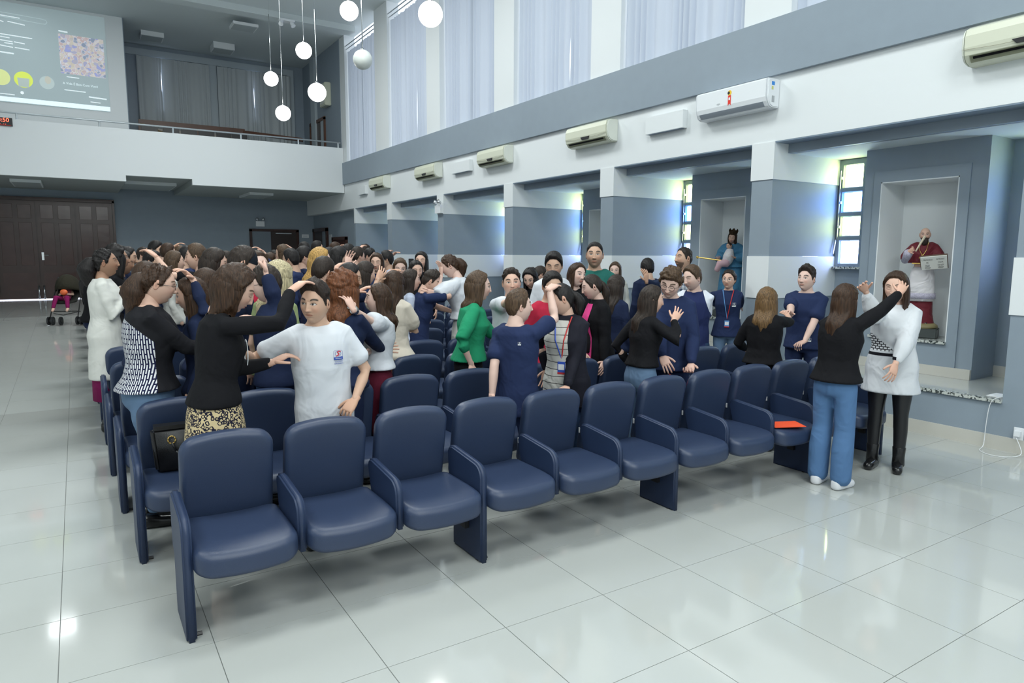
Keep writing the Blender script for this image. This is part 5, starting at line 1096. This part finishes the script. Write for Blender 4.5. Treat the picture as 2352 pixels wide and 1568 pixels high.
o = empty('red_card', tuple(U(1552, 872, 1, 3.86))); tag(o, 'small red card held by the boy in round glasses', 'card'); o.rotation_euler = (.7, .35, .5); bxo('card_sheet', (-.075, .075, -.05, .05, -.001, .001), mat('red_card', (.62, .01, .01), .6), o)
p23 = person('man in white T-shirt with navy raglan yoke standing behind the boy in glasses', 1590, 640, 4.95, 185, (40, 10, 0), False, armL=((1612, 790, 4.9), (1618, 730, 4.95), (1605, 825, 4.85)), hair=SHORTB, hc='mid', skin='fair', eyes='closed', shirt=RAG, sleeve=.42, hem=.75, lower=JEAND)
p24 = person('bearded man in blue plaid shirt looking left beside the yellow window', 1570, 595, 6.1, -120, (-4, -6, 0), False, hair=dict(th=.008, top=.006, fade=True), hc='dark', skin='tan', eyes='closed', beard=.8, shirt=PLD, lower=JEAND)
p25 = person('woman in navy polo, glasses and blue lanyard standing before the blue-cloaked statue', 1674, 643, 5.80, 182, (14, 0, -3), True, armR=((1652, 710, 6.0), (1645, 700, 6.05), (1668, 712, 6.1)), armL=((1700, 708, 6.0), (1712, 700, 6.05), (1690, 712, 6.1)),
             hires=True, hair=dict(th=.014, vol=.006, pony=.10, pr=.04, curl=.003), hc='dark', skin='light', shirt=NVY, sleeve=.85, hem=.80, lower=JEAN, loose=.01, shoe=SHOEW)
glasses(p25, STEEL); lanyard(p25, mat('red_ribbon', (.55, .03, .03), .6), mat('light_blue_ribbon', (.12, .3, .62), .6), .98, (.03, .045), MATS['light_blue_ribbon']); emblem(p25, -.08, 1.24, .05, c1=TAGW, txt=False)
p26 = person('woman with straight honey-brown hair in black blouse seen from behind', 1762, 692, 3.98, 12, (6, 2, 0), True, armR=((1842, 738, 4.2), (1850, 745, 3.98), (1820, 700, 4.3), (0, 1, 0), .3), armL=((1712, 800, 4.25), (1706, 770, 4.15), (1735, 800, 4.35)),
             hair=LONG(.30, f0=1.15, vol=.018, spread=.012), hc='honey', shirt=BLK, hem=.92, loose=.020, lower=BLK, shoe=SHOEB)
p27 = person('stocky boy in navy T-shirt with thick dark quiff, chin raised, between two women', 1852, 643, 4.42, 200, (8, -8, 0), False, armL=((1845, 790, 4.25), (1880, 772, 4.35), (1812, 805, 4.25), (0, 0, -1), .7), armR=((1815, 735, 4.2), (1815, 780, 4.2), (1795, 715, 4.15)),
             hires=True, hair=dict(th=.010, top=.030, quiff=.018, fade=True, curl=.003), hc='dark', skin='fair', wide=1.12, shirt=NVY, sleeve=.42, hem=.82, loose=.012, lower=NVY)
emblem(p27, -.10, .93, .04, c1=TAGW, txt=False)
p28 = person('girl with long brown hair, black sweater, wide blue jeans and white sneakers', 1942, 690, 3.0, 28, (6, 0, 0), True, (2, 0, 0), armR=((2070, 670, 2.80), (2040, 748, 2.84), (2094, 622, 2.82), (.5, .6, -.3), .2), armL=((1905, 790, 3.2), (1892, 760, 3.1), (1930, 790, 3.3)),
             hair=LONG(.36, f0=1.2, vol=.006, wave=.010), hc='brown', shirt=BLK, hem=.90, loose=.016, lower=fabric('wide_denim', (.085, .175, .34), .8, .4), flare=.038, shoe=SHOEW)
p29 = person('woman in loose white shirt, black leggings and ankle boots, eyes closed', 2058, 662, 3.0, 186, (8, 6, 2), True, (0, 0, 0), armL=((2056, 838, 2.84), (2094, 775, 2.86), (2044, 880, 2.82), (.2, .6, -.2), .35), armR=((1988, 668, 3.04), (2008, 728, 3.0), (1966, 634, 3.02), (-.3, -.6, -.4), .3),
             hires=True, hair=LONG(.30, f0=.95, vol=.010), hc='brown', skin='light', eyes='closed', shirt=GRK, sleeve=.95, puffy=.018, hem=.68, loose=.022, lower=LEG, lw='leggings', shoe=SHOEB, lips=(.42, .05, .08))
a_ = Acc()
for sd in (-1, 1):
    s_ = p29['s']; a_ = Acc(); a_.tube([Vector((sd*.1, -.012, .05))*s_, Vector((sd*.1, -.012, .12))*s_, Vector((sd*.1, -.012, .20))*s_], [.05*s_, .047*s_, .052*s_], 14, Vector((0, 1, 0))); npmesh('boot_shaft', np.array(a_.v), a_.f, SHOEB, p29['root'])
p30 = person('person with short dark hair in a dark shirt behind the whispering woman', 1487, 618, 6.9, -20, (0, 5, 0), False, hair=SHORTB, hc='black', skin='tan', shirt=NVYD, lower=JEAND, armR=((1480, 645, 6.5), (1500, 690, 6.6), (1478, 620, 6.5), (0, 1, 0), .3))
p31 = person('girl with long dark hair hanging forward near the white wall band', 1218, 640, 6.9, 200, (0, 25, 0), True, hair=LONG(.45, f0=.7, vol=.01), hc='black', shirt=BLK, lower=BLK)
p32 = person('girl with black hair bun in grey top beside the girl with hanging hair', 1240, 632, 7.6, 60, (10, 15, 0), True, hair=dict(th=.012, bun=.05), hc='dark', shirt=NVYD, lower=BLK)
p33 = person('blond girl partly hidden behind the curly-haired boy group', 1413, 622, 7.9, 190, (0, 5, 0), True, hair=LONG(.25, f0=.8), hc='mid', skin='fair', shirt=CRM, lower=JEAND)
p34 = person('woman with long straight brown hair in cream blouse with brown trim, back turned', 906, 655, 5.85, 20, (8, 5, 0), True, hair=LONG(.38, f0=1.1), hc='brown', skin='tan', shirt=fabric('cream_brown', (.60, .54, .46)), sleeve=.42, puffy=.03, lower=BRN, lw='skirt', skz=.3, armR=((905, 735, 5.9), (950, 765, 5.8), (880, 720, 6.0)), armL=((868, 640, 5.75), (850, 690, 5.7), (882, 615, 5.8), (0, 1, 0), .15))
p35 = person('girl with dark hair in pale T-shirt seen in profile near the hugging pair', 945, 645, 7.0, 75, (4, 0, 0), True, hair=LONG(.22, f0=1.2), hc='dark', skin='fair', shirt=fabric('pale_blue', (.45, .5, .62)), sleeve=.42, lower=JEAND)
# ------------------------------------------------------------------ the crowd farther back
UPR = ((.16, .42, 1.60, 0), (.30, .22, 1.28, 0), (.10, .52, 1.68, 0), (0, 0, -1), .35)
UPL = ((-.16, .40, 1.58, 0), (-.30, .20, 1.28, 0), (-.10, .50, 1.66, 0), (0, 0, -1), .35)
crowd = [
 (270, 596, 8.9, 95, 'head of black curls behind the white-coated woman', True, dict(th=.02, vol=.02, long=.25, f0=.8, curl=.006), 'black', 'brown', BLK, None),
 (292, 592, 9.9, 90, 'person in black backwards cap beside the wooden doors', False, dict(th=.012), 'black', 'tan', NVYD, None),
 (283, 606, 9.3, 85, 'dark-haired person with a palm resting on top of the head, near the aisle', False, SHORTB, 'black', 'brown', NVYD, None),
 (338, 640, 6.2, 60, 'woman with long olive-brown hair hidden behind the curly ponytail', True, LONG(.35, f0=.9), 'brown', 'light', NVYD, None),
 (357, 575, 12.2, 120, 'short black-haired boy bowing, highest head before the grey wall', False, SHORTB, 'black', 'tan', WHT, None),
 (350, 603, 9.6, 100, 'dark-haired student bowing left of the ponytail woman\'s raised hand', False, SHORTB, 'black', 'tan', NVYD, None),
 (386, 582, 11.6, 70, 'brown-haired student with a hand laid on the crown', False, SHORTB, 'brown', 'light', NVYD, None),
 (402, 603, 9.3, 80, 'light-brown-haired woman covering her brow', True, LONG(.2), 'mid', 'light', CRM, None),
 (414, 585, 12.3, -80, 'sandy-haired person with both hands up on the head', False, SHORTB, 'mid', 'light', OLV, UPR),
 (431, 592, 9.9, 60, 'person in navy sleeve reaching left across the crowd', False, SHORTB, 'black', 'tan', NVY, UPL),
 (451, 592, 8.4, -85, 'man with glasses and brown hair facing left in dark jacket', False, SHORTB, 'mid', 'light', BLK, None),
 (492, 605, 7.0, 85, 'long-haired woman in glasses looking down beside the capped man', True, LONG(.30, f0=1.0), 'dark', 'light', BLK, None),
 (474, 655, 5.9, 75, 'girl with brown hair peeking between two taller women', True, LONG(.25, f0=.8), 'brown', 'light', NVYD, None),
 (582, 592, 12.5, 180, 'distant dark-haired face in front of the doorway', False, SHORTB, 'black', 'tan', NVYD, None),
 (592, 612, 6.6, 150, 'auburn-haired girl in glasses and red top next to the capped man', True, LONG(.18, f0=.9), 'brown', 'fair', REDC, None),
 (621, 600, 11.2, 80, 'student reaching a hand forward left of the tall raised arms', True, LONG(.2), 'brown', 'light', CRM, UPR),
 (650, 583, 11.0, -70, 'light-brown-haired girl with an arm crossing over her head', True, LONG(.2, f0=.9), 'mid', 'light', OLV, None),
 (668, 598, 9.2, -75, 'black-haired boy in navy T-shirt with hands at his face', False, SHORTB, 'black', 'tan', NVY, UPR),
 (699, 592, 9.4, 70, 'dark-haired student being touched on the head by pale hands', False, SHORTB, 'black', 'light', NVYD, UPR),
 (700, 575, 12.6, -60, 'person in cream sleeve with an arm stretched left over heads', False, SHORTB, 'black', 'light', CRM, UPR),
 (736, 600, 7.4, 85, 'strawberry-blond woman with very long hair and raised forearm', True, LONG(.36, f0=1.15, vol=.008), 'straw', 'fair', BLK, ((.12, .30, 1.52, 0), (.28, .26, 1.20, 0), (.06, .34, 1.66, 0), (0, -1, 0), .3)),
 (729, 572, 12.9, 90, 'black-haired head under a hand above the strawberry-blond woman', False, SHORTB, 'black', 'light', NVYD, UPL),
 (742, 628, 6.0, 40, 'flat dark-haired head just behind the boy in white', False, SHORTB, 'dark', 'light', NVYD, None),
 (779, 592, 8.8, 70, 'long black-haired girl right of the strawberry-blond woman', True, LONG(.25), 'black', 'light', NVYD, None),
 (770, 576, 12.2, 80, 'person raising a curved hand before the small dark doorway', True, SHORTB, 'brown', 'light', CRM, UPR),
 (801, 583, 10.6, 60, 'short black-haired boy with visible ear facing away', False, SHORTB, 'black', 'tan', NVYD, None),
 (803, 640, 5.9, 88, 'girl with sleek black hair and small earring in profile facing right', True, dict(th=.016, vol=.006, pony=.2, pr=.04), 'black', 'tan', NVYD, None),
 (840, 630, 6.9, 60, 'woman with smooth charcoal hair behind the smiling woman', True, LONG(.25), 'dark', 'light', NVYD, None),
 (822, 590, 10.2, 60, 'brown-haired student with fingers resting on the hair', False, SHORTB, 'dark', 'light', NVYD, UPR),
 (837, 580, 12.4, 70, 'spiky dark-haired boy farthest back by the grey corner', False, dict(th=.012, top=.02, curl=.003), 'dark', 'light', NVYD, None),
 (849, 590, 11.2, 100, 'bowed black-haired head at the start of the white band', False, SHORTB, 'black', 'light', NVYD, None),
 (866, 604, 9.4, 190, 'long-haired woman facing the viewer with a hand on her head', True, LONG(.25, f0=.8), 'brown', 'light', NVY, None),
 (887, 598, 9.9, -90, 'short-haired man in pale shirt resting a hand on a neighbour', False, SHORTB, 'black', 'tan', fabric('pale_blue', (.45, .5, .62)), UPR),
 (919, 617, 8.4, 182, 'smiling woman with light-brown hair looking at the viewer', True, LONG(.22, f0=.8), 'mid', 'fair', CRM, None),
 (955, 622, 8.2, 150, 'dark-haired woman behind the girl in profile', True, LONG(.25, f0=.8), 'black', 'light', BLK, None),
 (968, 600, 9.4, 188, 'woman in black with long dark hair holding up a phone', True, LONG(.28, f0=.75), 'black', 'light', BLK, ((.12, .30, 1.42, 0), (.25, .15, 1.15, 0), (.10, .33, 1.50, 0), (0, -1, .2), .6)),
 (215, 618, 10.4, 90, 'dark long-haired figure at the aisle edge before the big doors', True, LONG(.4, f0=.9, vol=.01), 'black', 'brown', BLK, None),
 (372, 590, 13.4, 100, 'faint dark head in the last rows left of the centre', False, SHORTB, 'dark', 'light', NVYD, None),
 (520, 597, 11.8, 70, 'dark head in the rows behind the capped man', False, SHORTB, 'dark', 'light', NVYD, None),
 (542, 594, 13.0, 90, 'dim head near the rear doorway behind the cap', False, SHORTB, 'black', 'light', NVYD, None),
 (630, 590, 13.6, 120, 'small head under the stretched arms at the rear', True, LONG(.2), 'black', 'light', NVYD, None),
 (690, 590, 13.4, 80, 'small dark head under the cream sleeve', False, SHORTB, 'dark', 'light', NVYD, None),
 (757, 590, 10.9, 80, 'dark head between the blond woman and the small doorway', False, SHORTB, 'black', 'light', NVYD, None),
 (330, 588, 12.8, 100, 'bowed head before the wall beside the wooden doors', False, SHORTB, 'dark', 'light', NVYD, None),
]
for i, (px, py, y, rel, lb, fem, hr, hcl, sk_, shm, ar) in enumerate(crowd):
    if ar is None and i > 3 and i % 2 == 0 and abs(rel) < 130: ar = UPR if i % 4 == 0 else UPL
    q = person(lb, px, py, y, rel, ((i*37) % 21-8, (i*13) % 18-2, 0), fem, armR=ar if ar is UPR or (ar and ar is not UPL) else None, armL=UPL if ar is UPL else None, hair=hr, hc=hcl, skin=sk_, eyes='closed' if i % 3 else 'open', shirt=shm, sleeve=.95 if i % 2 else .42, lower=NVYD, far=True, hands=bool(ar), group='people standing in the rear rows')
    if 'holding up a phone' in lb:
        c = wpos(q, (.10*q['s'], .36*q['s'], 1.53*q['s'])); o = empty('phone', c, -q['th']); tag(o, 'dark phone held up by the woman in black near the pillar', 'phone'); bxo('phone_body', (-.038, .038, -.005, .005, -.075, .075), BLACK, o, .003)
# ------------------------------------------------------------------ statues
MAR = fabric('statue_maroon', (.14, .018, .028), .45, .7); ALB = fabric('statue_white', (.68, .66, .68), .5, .8); BLU = fabric('statue_blue', (.06, .20, .34), .5, .7); PNKS = fabric('statue_pink', (.55, .36, .40), .5, .5)
st1 = person(None, 2125, 536, 0, -112, (-4, 4, 0), False, W=(*U(2125, 540, 0, 8.13), .99), armR=((.20, .28, 1.28, 0), (.30, .02, 1.05, 0), (.10, .34, 1.34, 0), (-1, 0, 0), .7), armL=((-.16, .28, 1.06, 0), (-.30, .02, 1.02, 0), (-.04, .38, 1.06, 0), (0, 0, 1), .3), hair=dict(bald=True), hc='dark', skin='light', beard=.9, shirt=MAR, sleeve=.5, puffy=.03, loose=.035, hem=1.08, lower=ALB, lw='skirt', skz=.42, flare=.07, legs=False, name='saint_statue', vox=.010)
r1 = st1['root']; s1 = st1['s']; tag(r1, 'painted statue of a bearded saint in maroon cape holding quill and open book', 'statue')
a_ = Acc(); a_.loft([[q*s1 for q in ringpts(Vector((0, 0, z)), Vector((1, 0, 0)), Vector((0, 1, 0)), rx, rx*.75, 24, .95)] for z, rx in ((.55, .19), (.4, .19), (.2, .20), (.03, .235), (.0, .235))]); npmesh('cassock', np.array(a_.v), a_.f, MAR, r1)
a_ = Acc(); a_.loft([[q*s1 for q in ringpts(Vector((0, 0, z)), Vector((1, 0, 0)), Vector((0, 1, 0)), .235+.07*(1-z)*1.0-.04, (.235+.07*(1-z)-.04)*.74, 24, .95)] for z in (.56, .46)])
lace = mat('white_lace', (.42, .40, .50), .7, var=.6, vscale=90); npmesh('lace_hem', np.array(a_.v), a_.f, lace, r1)
for side, S, E_, Wt, *_r in st1['arms']:
    a_ = Acc(); a_.tube([E_+(S-E_)*.3, E_, E_.lerp(Wt, .85)], [.05*s1, .06*s1, .075*s1], 12); npmesh('lace_sleeve', np.array(a_.v), a_.f, lace, r1)
bm = bmesh.new(); sphere(bm, st1['hcen']+st1['Rh'] @ Vector((0, .075, -.10))*s1, .052*s1, 14, 10, (1.15, .75, 1.5)); tobj('beard', bm, hairmat('dark'), r1, True)
hv2, hf2 = hairmesh(dict(th=.008, line=.0), 5, st1['Rh'], st1['Rh'], st1['hcen'], s1*1.01, False); hv2 = hv2.copy(); top = np.array(st1['hcen']); k_ = ((hv2-top) @ np.array(st1['Rh'] @ Vector((0, -.75, -.66))))/s1; hv2[k_ < -.015] = top; npmesh('hair', hv2, [f for f in hf2 if all(k_[i] >= -.015 for i in f)], hairmat('dark'), r1)
bm = bmesh.new(); path(bm, [q*s1 for q in (Vector((.07, .12, 1.44)), Vector((.05, .20, 1.30)), Vector((0, .225, 1.20)), Vector((-.05, .20, 1.30)), Vector((-.07, .12, 1.44)))], .004*s1, 5)
c = Vector((0, .235, 1.15))*s1; box(bm, c.x-.008, c.x+.008, c.y-.003, c.y+.006, c.z-.05, c.z+.05); box(bm, c.x-.030, c.x+.030, c.y-.003, c.y+.006, c.z+.008, c.z+.024); path(bm, [Vector((x*s1, (.20-.25*x*x)*s1, 1.075*s1)) for x in (-.15, -.08, 0, .08, .15)], .012*s1, 6); tobj('gold_cross', bm, GOLD, r1)
bm = bmesh.new(); Wr = [a for a in st1['arms'] if a[0] > 0][0][3]; cyl(bm, Wr+Vector((-.10, .02, -.0))*s1, Wr+Vector((-.22, .0, .26))*s1, .012*s1, .022*s1, n=6); tobj('quill', bm, mat('quill', (.62, .55, .42), .6), r1)
Wl = [a for a in st1['arms'] if a[0] < 0][0][3]; bk = empty('open_book', tuple(wpos(st1, Wl+Vector((-.03, .12, .03))*s1))); bk.rotation_euler = (math.radians(-28), math.radians(6), -st1['th']); tag(bk, 'open book with painted lettering held by the saint statue', 'book')
bxo('book_cover', (-.20*s1, .20*s1, -.03, -.012, -.13*s1, .13*s1), mat('book_brown', (.10, .06, .04), .6), bk)
for sd, lines in ((1, ('S. FRANCISCO', 'DE', 'SALES')), (-1, ('PATRONO', 'E GUIA', 'DE NÓS'))):
    pg = bxo('book_page', (min(0, sd*.19*s1), max(0, sd*.19*s1), -.012, .004, -.12*s1, .12*s1), mat('page', (.66, .66, .62), .7), bk)
    for j, t_ in enumerate(lines): textmesh('page_lettering', t_, .040*s1, BLACK, pg, frameM((sd*.095*s1, .0045, (.065-.055*j)*s1), (-1, 0, 0), (0, 0, 1)), .0005, sx=.62)
    bm = bmesh.new(); path(bm, [Vector((sd*.095*s1+.04*s1*math.cos(t*PI/4), .0055, -.085*s1+.015*s1*math.sin(t*PI/4))) for t in range(9)], .0015, 4); tobj('page_flourish', bm, BLACK, pg)
def plinth(root, s_, r_=.20):
    bm = bmesh.new(); box(bm, -r_, r_, -r_*.9, r_*.9, -.14, -.03); bmesh.ops.bevel(bm, geom=bm.edges[:], offset=.012, segments=2, affect='EDGES'); tobj('plinth', bm, mat('plinth_dark', (.05, .06, .06), .5), root)
    a_ = Acc(); a_.loft([ringpts(Vector((0, 0, z)), Vector((1, 0, 0)), Vector((0, 1, 0)), r_*k, r_*k*.85, 18, .7) for z, k in ((-.03, 1), (.0, .95), (.02, .8))]); v = np.array(a_.v); v[:, 2] += lump(v, 40, .006, 3); npmesh('rocky_base', v, a_.f, mat('ochre', (.20, .17, .08), .6), root)
plinth(r1, s1)
st2 = person(None, 1690, 560, 0, -112, (-4, 12, -10), True, W=(*U(1682, 546, 0, 8.34), .99), armR=((.22, .28, 1.10, 0), (.30, .0, 1.05, 0), (.16, .40, 1.10, 0), (0, 0, 1), .4), armL=((-.14, .26, 1.12, 0), (-.28, .02, 1.05, 0), (.02, .34, 1.15, 0), (0, 0, 1), .4), hair=LONG(.30, f0=.8, vol=.012, wave=.01), hc='brown', skin='light', eyes='closed', wide=1.25, shirt=BLU, sleeve=.9, puffy=.04, loose=.035, hem=.9, lower=BLU, lw='skirt', skz=.02, flare=.09, legs=False, name='madonna_statue', vox=.010)
r2 = st2['root']; s2 = st2['s']; tag(r2, 'painted statue of a crowned woman in blue mantle carrying a child and scepter', 'statue'); plinth(r2, s2)
bm = bmesh.new(); hc_ = st2['hcen']; Rh_ = st2['Rh']; n_ = 14
ro = [bm.verts.new(hc_+(Rh_ @ Vector((.085*math.cos(2*PI*i/n_), .095*math.sin(2*PI*i/n_)-.01, .08)))*s2) for i in range(n_)]; ru = [bm.verts.new(hc_+(Rh_ @ Vector((.105*math.cos(2*PI*i/n_), .115*math.sin(2*PI*i/n_)-.01, .20 if i % 2 else .145)))*s2) for i in range(n_)]
for i in range(n_): bm.faces.new((ro[i], ro[(i+1) % n_], ru[(i+1) % n_], ru[i]))
bmesh.ops.solidify(bm, geom=bm.faces[:], thickness=.006); tobj('crown', bm, mat('dark_bronze', (.10, .062, .03), .5, .4), r2)
a_ = Acc(); P_ = lambda *v: Vector(v)*s2
a_.tube([P_(.02, .24, 1.02), P_(-.02, .25, 1.15), P_(-.03, .24, 1.27)], [.11*s2, .125*s2, .085*s2], 14, Vector((0, 1, 0))); cv, cf = remesh(a_, .012, 3); npmesh('child_gown', cv, cf, ALB, r2)
a_ = Acc(); a_.tube([P_(.0, .30, 1.0), P_(.14, .36, .98), P_(.20, .36, .84)], [.095*s2, .085*s2, .06*s2], 12); npmesh('child_robe', np.array(a_.v), a_.f, PNKS, r2)
hv_, hf_, hc2 = headmesh(SK['light'], HC['brown'], 'closed', True, 0, 0, (40, 34)); Rc = rot(.5, .2); npmesh('child_head', (np.array(Rc) @ hv_.T).T*.72*s2+np.array(P_(-.02, .25, 1.37)), hf_, SKIN, r2, True, hc2)
bm = bmesh.new(); cyl(bm, P_(.10, .36, 1.05), P_(.62, .46, 1.12), .016*s2, n=8); sphere(bm, P_(.62, .46, 1.12), .032*s2, 10, 8); tobj('scepter', bm, GOLD, r2)
# ------------------------------------------------------------------ stroller with a child
stz = floorz(16.8); sr = empty('stroller', (-.22, 16.8, stz), math.radians(-20)); tag(sr, 'dark folding pushchair with hood parked in the aisle before the wooden doors', 'stroller')
FR = mat('dark_metal_tube', (.05, .05, .05), .4, .5)
for nm, x, y, n2 in (('front_wheel', -.24, -.28, 2), ('front_wheel', .28, -.28, 2), ('rear_wheel', .0, -.34, 1)):
    bm = bmesh.new()
    for k in range(n2): cyl(bm, (x+k*.07-.02, y, .085), (x+k*.07+.012, y, .085), .085, n=16)
    tobj(nm, bm, BLACK, sr)
    bm = bmesh.new(); cyl(bm, (x-.025, y, .085), (x+.085 if n2 == 2 else x+.02, y, .085), .035, n=10); tobj('hub', bm, FR, sr)
bm = bmesh.new()
for x in (-.22, .28): path(bm, [Vector(q) for q in ((x, -.28, .12), (x, -.1, .45), (x*.9, .2, .95))], .012, 6)
path(bm, [Vector(q) for q in ((-.22, -.2, .27), (.28, -.2, .27))], .010, 6); path(bm, [Vector(q) for q in ((-.22, -.1, .22), (.03, -.30, .20), (.28, -.1, .26))], .008, 6); tobj('frame', bm, FR, sr)
a_ = Acc(); a_.loft([ringpts(Vector((.03, y, z)), Vector((1, 0, 0)), Vector((0, .3, 1)).normalized(), rx, .03, 16, .7) for y, z, rx in ((-.28, .45, .16), (-.1, .47, .20), (.05, .60, .21), (.14, .85, .20))]); npmesh('seat_fabric', np.array(a_.v), a_.f, fabric('pushchair_dark', (.02, .02, .018)), sr)
vs, fs = [], []
for i in range(9):
    for j in range(13):
        a, b = -.25+1.9*i/8, PI*j/12; vs.append((.03+.24*math.cos(b), .10-.34*math.sin(b)*math.sin(a)*1.0, .66+.36*math.sin(b)*math.cos(a-.25)))
for i in range(8):
    for j in range(12): q = i*13+j; fs.append((q, q+1, q+14, q+13))
o = pyobj('hood', vs, fs, fabric('hood_dark', (.03, .027, .018)), sr, True); md = o.modifiers.new('t', 'SOLIDIFY'); md.thickness = .01
kid = empty('child', (-.22, 16.8, stz), math.radians(-20)); tag(kid, 'small child in pink trousers reclining in the pushchair with a toy', 'person')
a_ = Acc(); a_.tube([(.03, .05, .68), (.03, -.05, .56), (.03, -.15, .52)], [.07, .08, .07], 12, Vector((1, 0, 0))); v_, f_ = remesh(a_, .015, 2); npmesh('shirt', v_, f_, fabric('kid_pink', (.45, .12, .16)), kid)
a_ = Acc(); 
for sd in (-1, 1): a_.tube([(.03+sd*.05, -.14, .52), (.03+sd*.10, -.32, .56), (.03+sd*.13, -.40, .36)], [.055, .05, .035], 10)
v_, f_ = remesh(a_, .014, 2); npmesh('trousers', v_, f_, MAG, kid)
hv_, hf_, hc2 = headmesh(SK['light'], HC['brown'], 'closed', True, 0, 0, (40, 34)); Rc = rot(PI*.9, -.5); hv_ = (np.array(Rc) @ hv_.T).T*.75+np.array((-.02, .08, .80)); a_ = Acc()
a_.tube([(.03, -.05, .60), (.0, .06, .70), (-.02, .08, .80)], [.05, .04, .04], 8)
for sd in (-1, 1): a_.tube([(.03, .03, .66), (.03+sd*.07, .03, .66), (.03+sd*.12, -.08, .60), (.03+sd*.05, -.20, .62)], [.03, .028, .025, .018], 8); a_.tube([(.03+sd*.13, -.40, .34), (.03+sd*.13, -.45, .30)], [.03, .025], 8)
npmesh('body', np.concatenate([hv_, np.array(a_.v)]), list(hf_)+[tuple(i+len(hv_) for i in f) for f in a_.f], SKIN, kid, True, np.concatenate([hc2, np.tile(np.array(SK['light']), (len(a_.v), 1))]))
bm = bmesh.new(); sphere(bm, (.05, -.24, .66), .06, 12, 8, (1.2, .8, 1)); o = tobj('toy', bm, mat('orange_toy', (.75, .15, .04), .5), None, True); o.matrix_world = kid.matrix_world; o.location = kid.location; o.rotation_euler = kid.rotation_euler; tag(o, 'orange round toy on the lap of the child in the pushchair', 'toy')
